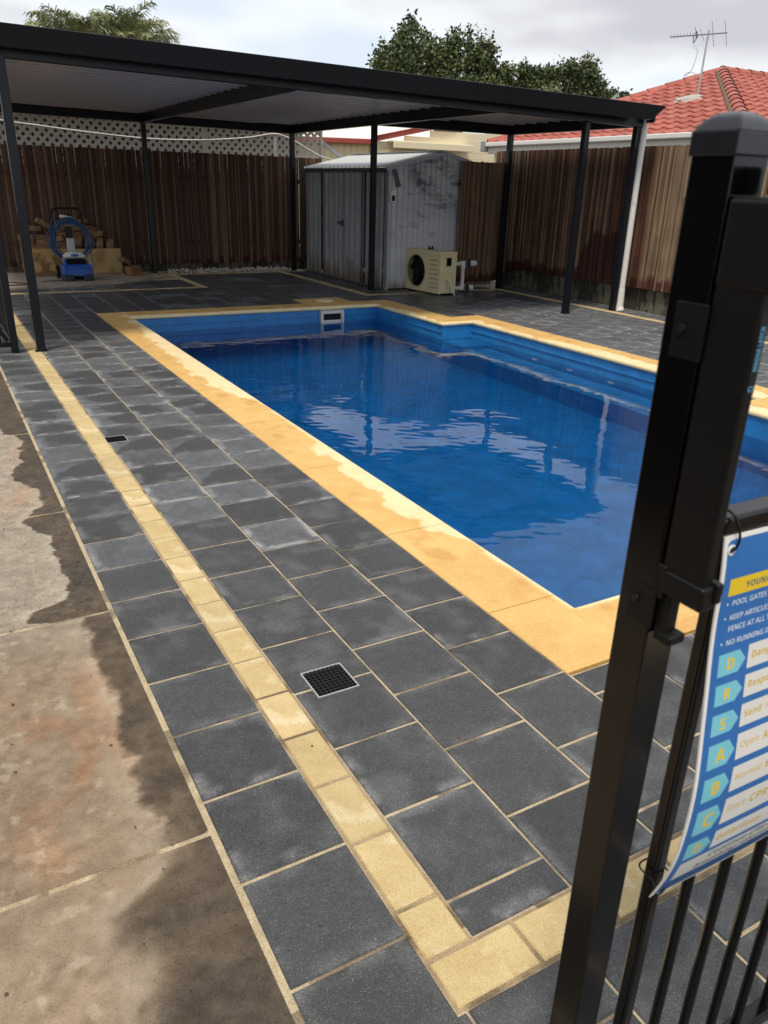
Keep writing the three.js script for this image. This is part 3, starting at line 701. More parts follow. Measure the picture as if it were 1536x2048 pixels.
// ---------------------------------------------------------------- metal garden shed
{
  const sootTex = tex(1024, 1024, (u, v, i, j) => {   // 2.1 m square gable: smears of black mould and rust at the foot
    const n = fbm(u * 5, v * 5, 2, 5), s = hash(i, j, 9);
    let b = mix3(S(186, 189, 194), S(216, 219, 223), n);
    const w = fbm(u * 3.2 + v * 1.8, v * 9 + u * 4.5, 22, 5), a = sst(0.35, 0.75, v) * sst(0.05, 0.3, u);
    b = mix3(b, S(40, 40, 44), sst(0.46, 0.78, w * 0.7 + fbm(u * 34 + v * 20, v * 70, 32, 5) * 0.34) * a * 0.62);
    b = mix3(b, S(52, 52, 55), sst(0.6, 0.8, fbm(u * 9 + v * 6, v * 26, 62, 5)) * sst(0.25, 0.5, v) * 0.35);
    b = mix3(b, S(104, 92, 76), sst(0.10, 0.0, v + (fbm(u * 20, v * 6, 42, 4) - 0.5) * 0.12) * 0.7);
    const g = (s - 0.5) * 0.03; return [b[0] + g, b[1] + g, b[2] + g];
  });
  const doorTex = tex(512, 512, (u, v, i, j) => {
    const n = fbm(u * 7, v * 5, 3, 5); let b = mix3(S(150, 152, 156), S(186, 188, 192), n);
    b = mix3(b, S(112, 100, 80), sst(0.2, 0.02, v + (fbm(u * 26, v * 5, 42, 4) - 0.5) * 0.2) * 0.8);
    return b;
  });
  M.shedGable = std({ map: sootTex, roughness: 0.5, metalness: 0.2 });
  M.shedDoor = std({ map: doorTex, roughness: 0.5, metalness: 0.2 });
  M.shedRoof = std({ color: C(0.55, 0.57, 0.58), roughness: 0.42, metalness: 0.3 });
  M.shedTrim = std({ color: C(0.10, 0.105, 0.11), roughness: 0.5, metalness: 0.2 });
  const X0 = 6.42, X1 = 8.46, D0 = 11.36, D1 = 14.42, XR = 7.44, EH = 1.82, RH = 2.07;
  const t = thing('garden_shed', 'grey corrugated metal garden shed with sooty gable in the corner', 'shed', [7.44, 0, 12.9]);
  // ribbed sheet: profile along s, projecting outwards by q(s)
  function ribbed(n, pitch, q, width, place, topAt, uvAt) {
    const P = [], U = [], pr = [];
    for (let s = 0; s < width - 0.001; s += pitch) pr.push([s, 0], [s + pitch * 0.60, 0], [s + pitch * 0.68, q], [s + pitch * 0.92, q]);
    pr.push([width, 0]);
    for (let i = 0; i < pr.length - 1; i++) {
      const [sa, qa] = pr[i], [sb, qb] = pr[i + 1]; if (sb > width) continue;
      const a = place(sa, qa, 0.02), b = place(sb, qb, 0.02), c = place(sb, qb, topAt(sb)), d = place(sa, qa, topAt(sa));
      P.push(a, b, c, a, c, d); for (const [s, y] of [[sa, 0.02], [sb, 0.02], [sb, topAt(sb)], [sa, 0.02], [sb, topAt(sb)], [sa, topAt(sa)]]) U.push(...uvAt(s, y));
    }
    const g = new THREE.BufferGeometry().setFromPoints(P); g.setAttribute('uv', new THREE.Float32BufferAttribute(U, 2)); g.computeVertexNormals(); return g;
  }
  const gableTop = (s) => { const x = X0 + s; return x < XR ? mix(EH, RH, (x - X0) / (XR - X0)) : mix(RH, EH, (x - XR) / (X1 - XR)); };
  part(t, 'gable_wall', ribbed(0, 0.1, 0.024, X1 - X0, (s, q, y) => V(X0 + s, y, D0 - q), gableTop, (s, y) => [s / 2.1, y / 2.1]), M.shedGable);
  part(t, 'rear_wall', [box(X0, X1, 0.02, EH, D1 - 0.01, D1)], M.shedDoor);
  part(t, 'side_wall', [box(X1 - 0.01, X1, 0.02, EH, D0 + 0.01, D1 - 0.01)], M.shedDoor);
  // door side: fixed sheet, two sliding doors, fixed sheet
  const doorSide = (d0, d1, off) => ribbed(0, 0.2, 0.032, d1 - d0, (s, q, y) => V(X0 - off - q, y, d1 - s), () => EH - 0.05, (s, y) => [s / 1.5 + d0, y / 2]);
  part(t, 'side_wall', doorSide(D0 + 0.06, D0 + 0.72, 0), M.shedDoor);
  part(t, 'door', doorSide(D0 + 0.74, D0 + 1.52, 0.02), M.shedDoor);
  const dr = part(t, 'door', doorSide(D0 + 1.54, D0 + 2.34, 0.02), M.shedDoor);
  part(dr, 'handle', [rbox(X0 - 0.065, X0 - 0.03, 0.90, 1.0, D0 + 1.48, D0 + 1.53, 0.006), rbox(X0 - 0.06, X0 - 0.03, 0.93, 0.97, D0 + 1.55, D0 + 1.68, 0.006)], M.shedTrim);
  part(t, 'side_wall', doorSide(D0 + 2.36, D1, 0), M.shedDoor);
  part(t, 'head_track', box(X0 - 0.05, X0 + 0.01, EH - 0.07, EH + 0.0, D0 + 0.02, D1), M.shedTrim);
  part(t, 'base_track', box(X0 - 0.03, X0 + 0.01, 0, 0.03, D0 + 0.02, D1), M.shedTrim);
  part(t, 'corner_trim', [box(X0 - 0.022, X0 + 0.035, 0.0, EH, D0 - 0.016, D0 + 0.05)], M.galv);
  part(t, 'corner_trim', [box(X0 - 0.018, X0 + 0.03, 0.0, EH, D1 - 0.05, D1 + 0.012)], M.galv);
  // roof: ribs run down each slope
  const roof = (xa, ya, xb, yb) => {
    const P = [], pitch = 0.16, pr = [], L0 = D0 - 0.05, L1 = D1 + 0.05;
    for (let d = L0; d < L1; d += pitch) pr.push([d, 0], [d + pitch * 0.6, 0], [d + pitch * 0.72, 0.022], [Math.min(L1, d + pitch * 0.88), 0.022]);
    pr.push([L1, 0]);
    for (let i = 0; i < pr.length - 1; i++) { const [da, qa] = pr[i], [db, qb] = pr[i + 1]; if (db <= da) continue; const q = [V(xa, ya + qa, da), V(xb, yb + qa, da), V(xb, yb + qb, db), V(xa, ya + qb, db)]; P.push(q[0], q[1], q[2], q[0], q[2], q[3]); }
    const g = new THREE.BufferGeometry().setFromPoints(P); g.computeVertexNormals(); return g;
  };
  part(t, 'roof_sheet', roof(X0 - 0.05, EH + 0.002, XR, RH + 0.01), M.shedRoof);
  part(t, 'roof_sheet', roof(XR, RH + 0.01, X1 + 0.05, EH + 0.002), M.shedRoof);
  part(t, 'ridge_cap', [bar(V(XR - 0.05, RH + 0.03, D0 - 0.05), V(XR - 0.05, RH + 0.03, D1 + 0.05), 0.12, 0.006)], M.shedRoof);
  part(t, 'barge', [bar(V(X0 - 0.05, EH - 0.015, D0 - 0.03), V(XR, RH - 0.008, D0 - 0.03), 0.015, 0.05)], M.galv);
  part(t, 'barge', [bar(V(XR, RH - 0.008, D0 - 0.03), V(X1 + 0.05, EH - 0.015, D0 - 0.03), 0.015, 0.05)], M.galv);
  part(t, 'gable_stay', bar(V(6.50, 1.80, D0 - 0.03), V(6.60, 1.55, D0 - 0.03), 0.012, 0.075), M.shedTrim);
  const sw = part(t, 'switch_box', rbox(6.44, 6.54, 1.32, 1.50, D0 - 0.05, D0 - 0.012, 0.008), M.white);
  part(sw, 'switch_cover', rbox(6.465, 6.515, 1.345, 1.425, D0 - 0.062, D0 - 0.049, 0.004), M.plastic);
}
console.log('shed done');

// ---------------------------------------------------------------- heat pump and its pipes
{
  M.hp = std({ color: C(0.68, 0.61, 0.37), roughness: 0.5 });
  M.hpDark = std({ color: C(0.47, 0.42, 0.25), roughness: 0.55 });
  const t = thing('heat_pump', 'cream pool heat pump with round black fan beside the shed', 'heat pump', [6.98, 0, 10.93]);
  t.rotation.y = 0; const A = 0.08;   // turned a little
  const c = new THREE.Vector3(6.985, 0, -10.92);
  const spin = (g) => { g.translate(-c.x, 0, -c.z); g.rotateY(A); g.translate(c.x, 0, c.z); return g; };
  const x0 = 6.825, x1 = 7.145, d0 = 10.455, d1 = 11.385, y0 = 0.03, y1 = 0.62;
  // casing front with a round opening
  const sh = new THREE.Shape(); sh.moveTo(-d1, y0); sh.lineTo(-d0, y0); sh.lineTo(-d0, y1); sh.lineTo(-d1, y1); sh.closePath();
  const fc = [-(d0 + 0.62), 0.325], fr = 0.245; const hole = new THREE.Path(); hole.absarc(fc[0], fc[1], fr, 0, Math.PI * 2, true); sh.holes.push(hole);
  const fg = new THREE.ExtrudeGeometry(sh, { depth: 0.012, bevelEnabled: true, bevelSize: 0.006, bevelThickness: 0.006, bevelSegments: 2, curveSegments: 32 });
  // extrude local: x = three z, y = y, z = -x
  const mm = new THREE.Matrix4().set(0, 0, -1, x0 + 0.012, 0, 1, 0, 0, 1, 0, 0, 0, 0, 0, 0, 1); fg.applyMatrix4(mm);
  part(t, 'front_panel', spin(fg), M.hp);
  part(t, 'casing', [spin(rbox(x0 + 0.13, x1, y0, y1, d0, d1, 0.008)), spin(rbox(x0 + 0.014, x0 + 0.16, y0, y1, d0, d0 + 0.34, 0.008)), spin(rbox(x0 + 0.014, x0 + 0.16, y0, y1, d1 - 0.05, d1, 0.008)), spin(rbox(x0 + 0.014, x0 + 0.16, y1 - 0.04, y1, d0 + 0.3, d1 - 0.03, 0.006)), spin(rbox(x0 + 0.014, x0 + 0.16, y0, y0 + 0.04, d0 + 0.3, d1 - 0.03, 0.006))], M.hp);
  part(t, 'lid', spin(rbox(x0 - 0.012, x1 + 0.008, y1 - 0.012, y1 + 0.03, d0 - 0.01, d1 + 0.01, 0.012)), M.hp);
  const rim = new THREE.TorusGeometry(fr + 0.004, 0.012, 8, 48); rim.rotateY(Math.PI / 2); rim.translate(x0 - 0.004, fc[1], fc[0]);
  part(t, 'fan_rim', spin(rim), M.hpDark);
  const fan = []; for (let k = 1; k <= 9; k++) { const g = new THREE.TorusGeometry((fr * k) / 9.5, 0.0022, 5, 40); g.rotateY(Math.PI / 2); g.translate(x0 + 0.004, fc[1], fc[0]); fan.push(g); }
  for (let k = 0; k < 10; k++) { const a = (k / 10) * Math.PI * 2; fan.push(rod(new THREE.Vector3(x0 + 0.006, fc[1] + Math.cos(a) * 0.05, fc[0] + Math.sin(a) * 0.05), new THREE.Vector3(x0 + 0.006, fc[1] + Math.cos(a) * fr, fc[0] + Math.sin(a) * fr), 0.0025, 6)); }
  part(t, 'fan_guard', fan.map(spin), M.plastic);
  const blades = []; for (let k = 0; k < 4; k++) { const a = (k / 4) * Math.PI * 2 + 0.4, g = new THREE.BoxGeometry(0.006, 0.19, 0.12); g.rotateY(0.5); g.translate(0, 0.125, 0); g.rotateX(a); g.translate(x0 + 0.06, fc[1], fc[0]); blades.push(g); }
  const hub = new THREE.CylinderGeometry(0.045, 0.045, 0.05, 20); hub.rotateZ(Math.PI / 2); hub.translate(x0 + 0.05, fc[1], fc[0]); blades.push(hub);
  part(t, 'fan', blades.map(spin), M.plastic);
  part(t, 'fan_well', spin(box(x0 + 0.118, x0 + 0.128, y0 + 0.04, y1 - 0.04, d0 + 0.35, d1 - 0.06)), M.black);
  for (let k = 0; k < 7; k++) part(t, 'louvre', spin(rbox(x0 - 0.016, x0 + 0.004, 0.10 + k * 0.068, 0.128 + k * 0.068, d0 + 0.02 + (k > 2 && k < 5 ? 0.0 : 0.04), d0 + 0.26, 0.006)), M.hpDark);
  const cp = part(t, 'display_cover', spin(rbox(x0 + 0.10, x0 + 0.215, 0.435, 0.575, d0 - 0.012, d0 + 0.004, 0.006)), M.hpDark);
  part(cp, 'display', spin(rbox(x0 + 0.112, x0 + 0.203, 0.447, 0.563, d0 - 0.016, d0 - 0.008, 0.003)), M.black);
  part(t, 'terminal_cover', spin(rbox(x0 + 0.09, x0 + 0.215, 0.22, 0.41, d0 - 0.014, d0 + 0.004, 0.006)), M.hp);
  part(t, 'foot', spin(box(x0 + 0.02, x1 - 0.02, 0, 0.035, d0 + 0.08, d0 + 0.14)), M.plastic);
  part(t, 'foot', spin(box(x0 + 0.02, x1 - 0.02, 0, 0.035, d1 - 0.14, d1 - 0.08)), M.plastic);
  part(t, 'power_cable', spin(tube([V(6.98, 0.25, 10.44), V(6.985, 0.2, 10.40), V(7.02, 0.1, 10.38), V(7.06, 0.015, 10.36), V(7.10, 0.012, 10.42)], 0.011, 30, 8)), M.whiteDull);
  part(t, 'lifting_lug', [spin(rbox(6.98, 7.08, 0.65, 0.672, 10.97, 11.0, 0.005)), spin(rod(V(7.0, 0.66, 10.985), V(7.0, 0.70, 10.985), 0.014)), spin(rod(V(7.06, 0.66, 10.985), V(7.06, 0.70, 10.985), 0.014))], M.plastic);
}
{
  const t = thing('pool_pipework', 'white pipes with two grey valves behind the heat pump', 'pipe', [7.6, 0, 10.78]);
  const d = 10.78, r = 0.032;
  part(t, 'upper_pipe', [rod(V(7.15, 0.44, d), V(7.72, 0.44, d), r, 16), rod(V(7.68, 0.44, d), V(7.76, 0.44, d), 0.044, 16), rod(V(7.15, 0.50, d + 0.1), V(7.45, 0.50, d + 0.1), r, 16)], M.white);
  part(t, 'lower_pipe', [rod(V(7.15, 0.06, d), V(7.70, 0.06, d), r, 16), rod(V(7.66, 0.06, d), V(7.72, 0.06, d), 0.044, 16)], M.white);
  part(t, 'riser', [rod(V(7.52, 0.06, d), V(7.52, 0.44, d), r, 16), rod(V(7.52, 0.03, d), V(7.52, 0.12, d), 0.043, 16), rod(V(7.52, 0.38, d), V(7.52, 0.48, d), 0.043, 16)], M.white);
  for (const y of [0.44, 0.055]) { const v = part(t, 'valve', [rod(V(7.58, y, d - 0.055), V(7.58, y, d + 0.05), 0.055, 20)], std({ color: C(0.11, 0.115, 0.12), roughness: 0.5 })); part(v, 'valve_handle', rbox(7.57, 7.59, y - 0.07, y + 0.075, d - 0.085, d - 0.06, 0.006), M.plastic); }
}

// ---------------------------------------------------------------- near gate: latch post, latch, gate leaf, sign
const GP = { x: 0.634, d: 0.505, s: 0.048 };
{
  const { x, d, s } = GP;
  const t = thing('gate_post', 'tall black square gate post with domed cap in the foreground', 'post', [x + s / 2, 0, d + s / 2]);
  part(t, 'shaft', rbox(x, x + s, 0, 1.602, d, d + s, 0.0025, 3), M.black);
  // cap: skirt with a low domed top
  const capM = phy({ color: C(0.014, 0.016, 0.02), roughness: 0.22 });
  const e = 0.0022, cx = x + s / 2, cd = d + s / 2, w = s / 2 + e;
  const P = [], I = [], nn = 12;
  for (let j = 0; j <= nn; j++) for (let i = 0; i <= nn; i++) { const u = (i / nn) * 2 - 1, v = (j / nn) * 2 - 1; const sq = (q) => Math.sign(q) * Math.pow(Math.abs(q), 0.75); const m = Math.max(Math.abs(u), Math.abs(v)); P.push(cx + sq(u) * w, 1.611 + 0.0165 * (1 - Math.pow(m, 2.2)) , -(cd + sq(v) * w)); }
  for (let j = 0; j < nn; j++) for (let i = 0; i < nn; i++) { const a = j * (nn + 1) + i; I.push(a, a + 1, a + nn + 2, a, a + nn + 2, a + nn + 1); }
  const dome = new THREE.BufferGeometry(); dome.setAttribute('position', new THREE.Float32BufferAttribute(P, 3)); dome.setIndex(I); dome.computeVertexNormals();
  part(t, 'cap', [dome, rbox(cx - w, cx + w, 1.590, 1.6115, cd - w, cd + w, 0.002, 2)], capM);
  // upper screw plate on the side towards the pool
  const screw = (y, dd) => { const g = new THREE.CylinderGeometry(0.0045, 0.005, 0.004, 16); g.rotateZ(Math.PI / 2); g.translate(x - 0.003, y, -dd); return g; };
  const p1 = part(t, 'latch_bracket', [rbox(x - 0.002, x + 0.001, 1.408, 1.462, d - 0.004, d + 0.034, 0.0008)], M.plastic);
  part(p1, 'screw', screw(1.436, d + 0.023), M.screw);
  const p2 = part(t, 'latch_bracket', [rbox(x - 0.002, x + 0.001, 1.11, 1.157, d - 0.004, d + 0.032, 0.0008)], M.plastic);
  part(p2, 'screw', screw(1.138, d + 0.022), M.screw);
}
{
  const { x, d } = GP;
  const t = thing('gate_latch', 'long black magnetic gate latch fixed to the foreground post', 'latch', [x + 0.02, 1.15, d - 0.03]);
  part(t, 'latch_body', [rbox(x + 0.002, x + 0.018, 1.182, 1.50, d - 0.056, d - 0.002, 0.004, 3)], M.plastic);
  part(t, 'latch_head', [rbox(x + 0.0005, x + 0.046, 1.478, 1.557, d - 0.064, d - 0.001, 0.006, 3)], M.plastic);
  part(t, 'pull_knob', [rbox(x + 0.034, x + 0.06, 1.558, 1.583, d - 0.035, d - 0.012, 0.004, 3)], M.plastic);
  // lettering strip: the maker's word in pale blue up the edge, and a round mark below it
  const cv = document.createElement('canvas'); cv.width = 64; cv.height = 640; const c = cv.getContext('2d');
  c.fillStyle = '#0b0d10'; c.fillRect(0, 0, 64, 640); c.save(); c.translate(32, 280); c.rotate(-Math.PI / 2); c.fillStyle = '#5fb0d8'; c.font = 'bold 50px sans-serif'; c.textAlign = 'center'; c.textBaseline = 'middle'; c.fillText('MAGNA LATCH', 0, 2, 520); c.restore();
  c.strokeStyle = '#5fb0d8'; c.lineWidth = 8; c.beginPath(); c.arc(32, 596, 20, 0, 7); c.stroke();
  const ct = new THREE.CanvasTexture(cv); ct.colorSpace = THREE.SRGBColorSpace;
  const g = new THREE.PlaneGeometry(0.0105, 0.074); g.rotateY(0); g.translate(x + 0.0098, 1.425, -(d - 0.0566) );
  part(t, 'latch_lettering', g, std({ map: ct, roughness: 0.5 }));
  part(t, 'lower_bracket', [rbox(x - 0.001, x + 0.022, 1.158, 1.186, d - 0.06, d - 0.006, 0.004, 3), rbox(x - 0.0005, x + 0.006, 1.15, 1.19, d - 0.01, d + 0.002, 0.002), rbox(x + 0.016, x + 0.026, 1.166, 1.190, d - 0.064, d - 0.05, 0.003)], M.plastic);
  part(t, 'lower_catch', [rbox(x + 0.006, x + 0.022, 1.105, 1.16, d - 0.018, d - 0.001, 0.003), rbox(x + 0.004, x + 0.03, 1.098, 1.11, d - 0.028, d - 0.004, 0.003)], M.plastic);
}
const GD = 0.53;   // gate plane
{
  const t = thing('pool_gate', 'black tubular pool gate with vertical bars at the right edge', 'gate', [1.2, 0, GD]);
  const xa = 0.765, xb = 1.72;
  part(t, 'top_rail', rbox(xa - 0.03, xb, 1.192, 1.218, GD - 0.0165, GD + 0.0165, 0.006, 3), M.black);
  part(t, 'bottom_rail', rbox(xa, xb, 0.03, 0.062, GD - 0.014, GD + 0.014, 0.004), M.black);
  part(t, 'stile', rbox(xa + 0.0, xa + 0.022, 0.03, 1.2, GD - 0.011, GD + 0.011, 0.006, 3), M.black);
  let k = 0; for (let x = 0.864; x < xb; x += 0.0885, k++) part(t, 'bar', rod(V(x, 0.05, GD), V(x, 1.2, GD), 0.0085, 14), M.black);
  part(t, 'stile', rbox(xb - 0.02, xb + 0.012, 0.03, 1.218, GD - 0.014, GD + 0.014, 0.004), M.black);
}
{
  // bowed plastic sign: printed sheet, tied at its corners
  const SW = 0.40, CW = 1024, CHh = 1536;
  const cv = document.createElement('canvas'); cv.width = CW; cv.height = CHh; const c = cv.getContext('2d');
  const blue = '#2f72bd', dark = '#27619f', yel = '#f2cf2f', pale = '#7fd0e4', off = '#e9e9e6';
  c.fillStyle = '#f4f4f2'; c.fillRect(0, 0, CW, CHh);
  const rrect = (x, y, w, h, r) => { c.beginPath(); c.moveTo(x + r, y); c.lineTo(x + w - r, y); c.quadraticCurveTo(x + w, y, x + w, y + r); c.lineTo(x + w, y + h - r); c.quadraticCurveTo(x + w, y + h, x + w - r, y + h); c.lineTo(x + r, y + h); c.quadraticCurveTo(x, y + h, x, y + h - r); c.lineTo(x, y + r); c.quadraticCurveTo(x, y, x + r, y); c.fill(); };
  c.fillStyle = blue; rrect(14, 14, CW - 28, CHh - 28, 26);
  const Y = (f) => f * CHh;
  c.fillStyle = yel; c.fillRect(44, Y(0.098), CW - 88, Y(0.040));
  c.fillStyle = '#2b5b80'; c.font = 'bold 33px sans-serif'; c.textBaseline = 'middle'; c.fillText('YOUNG CHILDREN', 118, Y(0.119));
  c.fillStyle = '#ffffff'; c.font = '28px sans-serif';
  c.fillText('•  POOL GATES MUST', 44, Y(0.157)); c.fillText('•  KEEP ARTICLES', 44, Y(0.192)); c.fillText('FENCE AT ALL TIMES', 70, Y(0.219)); c.fillText('•  NO RUNNING IN', 44, Y(0.252));
  const rows = [['D', '', 'Danger', 0.278, 0.332], ['R', '', 'Response', 0.353, 0.405], ['S', 'For Help', 'Send', 0.428, 0.482], ['A', 'Open ', 'Airway', 0.505, 0.57], ['B', 'Normal ', 'Breathing', 0.595, 0.662], ['C', 'Start ', 'CPR', 0.688, 0.765], ['D', '', 'Defibrillator', 0.792, 0.850]];
  for (const [L, pre, word, a, b] of rows) {
    const h = Y(b - a), y = Y(a);
    c.fillStyle = pale; c.beginPath(); c.moveTo(46, y); c.lineTo(140, y); c.lineTo(172, y + h / 2); c.lineTo(140, y + h); c.lineTo(46, y + h); c.closePath(); c.fill();
    c.fillStyle = yel; c.font = `bold ${Math.round(h * 0.74)}px sans-serif`; c.fillText(L, 82, y + h * 0.53);
    c.fillStyle = off; c.fillRect(182, y - 6, CW - 182 - 40, h + 8);
    c.font = `${Math.round(h * 0.4)}px sans-serif`; c.fillStyle = '#d7b64a';
    let x = 198;
    if (L === 'S') { c.font = `bold ${Math.round(h * 0.46)}px sans-serif`; c.fillText(word, x, y + h * 0.45); x += c.measureText(word).width + 16; c.font = `${Math.round(h * 0.4)}px sans-serif`; c.fillText(pre, x, y + h * 0.45); }
    else { c.fillText(pre, x, y + h * 0.45); x += pre ? c.measureText(pre).width + 6 : 0; c.font = `bold ${Math.round(h * 0.46)}px sans-serif`; c.fillText(word, x, y + h * 0.45); }
  }
  c.fillStyle = off; c.fillRect(50, Y(0.866), CW - 100, Y(0.072));
  c.fillStyle = '#4a5a66'; c.font = 'bold italic 48px sans-serif'; c.fillText('Continue CPR until responsive or', 200, Y(0.886)); c.fillText('breathing returns', 150, Y(0.919));
  c.fillStyle = dark; c.fillRect(14, Y(0.943), CW - 28, Y(0.047));
  const ct = new THREE.CanvasTexture(cv); ct.colorSpace = THREE.SRGBColorSpace;
  const t = thing('safety_sign', 'blue and white resuscitation safety sign tied to the pool gate', 'sign', [0.98, 0.62, GD - 0.04]);
  const prof = [[1.1957, 0.5115], [1.150, 0.5055], [1.0718, 0.5014], [0.949, 0.488], [0.836, 0.478], [0.7277, 0.483], [0.676, 0.494], [0.633, 0.5075]];
  const cur = new THREE.CatmullRomCurve3(prof.map(([y, d]) => new THREE.Vector3(0, y, -d)));
  const n = 40, m = 16, P = [], U = [], I = [];
  const X0 = 0.746, bulge = (q) => Math.sin(Math.PI * q);
  for (const side of [0, 1]) for (let j = 0; j <= n; j++) { const p = cur.getPointAt(j / n); for (let i = 0; i <= m; i++) { const q = i / m; P.push(X0 + q * SW, p.y, p.z + 0.004 * bulge(q) - side * 0.0022); U.push(q, 1 - j / n); } }
  const row = m + 1, off0 = (n + 1) * row;
  for (let j = 0; j < n; j++) for (let i = 0; i < m; i++) { const a = j * row + i; I.push(a, a + row, a + row + 1, a, a + row + 1, a + 1); }
  const front = new THREE.BufferGeometry(); front.setAttribute('position', new THREE.Float32BufferAttribute(P, 3)); front.setAttribute('uv', new THREE.Float32BufferAttribute(U, 2)); front.setIndex(I); front.computeVertexNormals();
  part(t, 'printed_face', front, std({ map: ct, roughness: 0.35 }));
  const I2 = []; for (let j = 0; j < n; j++) for (let i = 0; i < m; i++) { const a = off0 + j * row + i; I2.push(a, a + row + 1, a + row, a, a + 1, a + row + 1); }
  for (let j = 0; j < n; j++) { const a = j * row, b = a + row; I2.push(a, off0 + a, off0 + b, a, off0 + b, b); const e = a + m, f2 = b + m; I2.push(e, f2, off0 + f2, e, off0 + f2, off0 + e); }
  for (let i = 0; i < m; i++) { const a = i, z = n * row + i; I2.push(a, a + 1, off0 + a + 1, a, off0 + a + 1, off0 + a); I2.push(z, off0 + z + 1, z + 1, z, off0 + z, off0 + z + 1); }
  const back = new THREE.BufferGeometry(); back.setAttribute('position', new THREE.Float32BufferAttribute(P.slice(), 3)); back.setIndex(I2); const bp = back.toNonIndexed(); bp.computeVertexNormals();
  part(t, 'backing_sheet', bp, M.white);
  const eye = new THREE.TorusGeometry(0.0055, 0.0018, 8, 20); eye.translate(X0 + 0.012, 1.178, -(0.5085));
  part(t, 'eyelet', eye, M.white);
  part(t, 'cable_tie', tube([V(X0 + 0.012, 1.178, 0.507), V(X0 + 0.014, 1.196, 0.503), V(X0 + 0.010, 1.222, 0.515), V(X0 + 0.006, 1.222, 0.545), V(X0 + 0.006, 1.186, 0.549), V(X0 + 0.010, 1.176, 0.53)], 0.0016, 40, 6, true), M.plastic);
  part(t, 'cable_tie', [tube([V(X0 + 0.006, 0.640, 0.503), V(X0 + 0.012, 0.648, 0.514), V(X0 + 0.014, 0.652, 0.545), V(X0 + 0.044, 0.650, 0.546), V(X0 + 0.046, 0.646, 0.515), V(X0 + 0.02, 0.641, 0.503)], 0.0015, 40, 6, true), rbox(X0 + 0.001, X0 + 0.009, 0.626, 0.637, 0.502, 0.509, 0.001)], M.plastic);
}
// gate leaf standing open at the left edge
{
  const t = thing('pool_gate', 'black barred gate standing open beside the left pergola post', 'gate', [0.585, 0, 8.8]);
  const x = 0.585, s = 0.033;
  part(t, 'stile', rbox(x - s, x + s, 0, 1.24, 8.12, 8.12 + 2 * s, 0.006), M.navy);
  part(t, 'top_rail', rbox(x - 0.02, x + 0.02, 1.16, 1.2, 8.19, 9.5, 0.005), M.navy);
  part(t, 'bottom_rail', rbox(x - 0.02, x + 0.02, 0.05, 0.09, 8.19, 9.5, 0.005), M.navy);
  for (let d = 8.27; d < 9.45; d += 0.085) part(t, 'bar', rod(V(x, 0.08, d), V(x, 1.17, d), 0.009, 10), M.navy);
  part(t, 'stile', rbox(x - s, x + s, 0, 1.24, 9.5, 9.5 + 2 * s, 0.006), M.navy);
}
{
  const t = thing('fence_panel', 'black barred fence panel with a diagonal brace at the far left', 'fence', [0.2, 0, 8.15]);
  part(t, 'top_rail', rbox(-0.9, 0.55, 1.16, 1.2, 8.13, 8.17, 0.005), M.navy);
  part(t, 'bottom_rail', rbox(-0.9, 0.55, 0.06, 0.10, 8.13, 8.17, 0.005), M.navy);
  for (let x = 0.47; x > -0.9; x -= 0.085) part(t, 'bar', rod(V(x, 0.08, 8.15), V(x, 1.17, 8.15), 0.009, 10), M.navy);
  part(t, 'brace', bar(V(0.53, 0.12, 8.11), V(0.05, 1.0, 8.11), 0.02, 0.04), M.navy);
  part(t, 'post', rbox(-0.93, -0.87, 0, 1.25, 8.12, 8.18, 0.006), M.navy);
}

// ---------------------------------------------------------------- back left corner: pad, slabs, bricks, cleaner
{
  const sh = new THREE.Shape(); sh.moveTo(0.2, 12.86); sh.lineTo(1.77, 13.02); sh.quadraticCurveTo(2.7, 13.2, 3.1, 13.62); sh.quadraticCurveTo(3.42, 14.1, 3.3, 14.75); sh.lineTo(3.3, 15.06); sh.lineTo(0.2, 15.06); sh.closePath();
  const g = new THREE.ExtrudeGeometry(sh, { depth: 0.05, bevelEnabled: true, bevelSize: 0.01, bevelThickness: 0.01, bevelSegments: 2 }); g.rotateX(-Math.PI / 2); g.translate(0, -0.03, 0);
  const m = new THREE.Mesh(g, M.pad); m.name = 'concrete_pad'; m.receiveShadow = true; m.castShadow = true;
  m.userData = { label: 'rough pale concrete pad with a rounded end before the back fence', category: 'concrete', kind: 'structure' }; scene.add(m);
}
const PADY = 0.03;
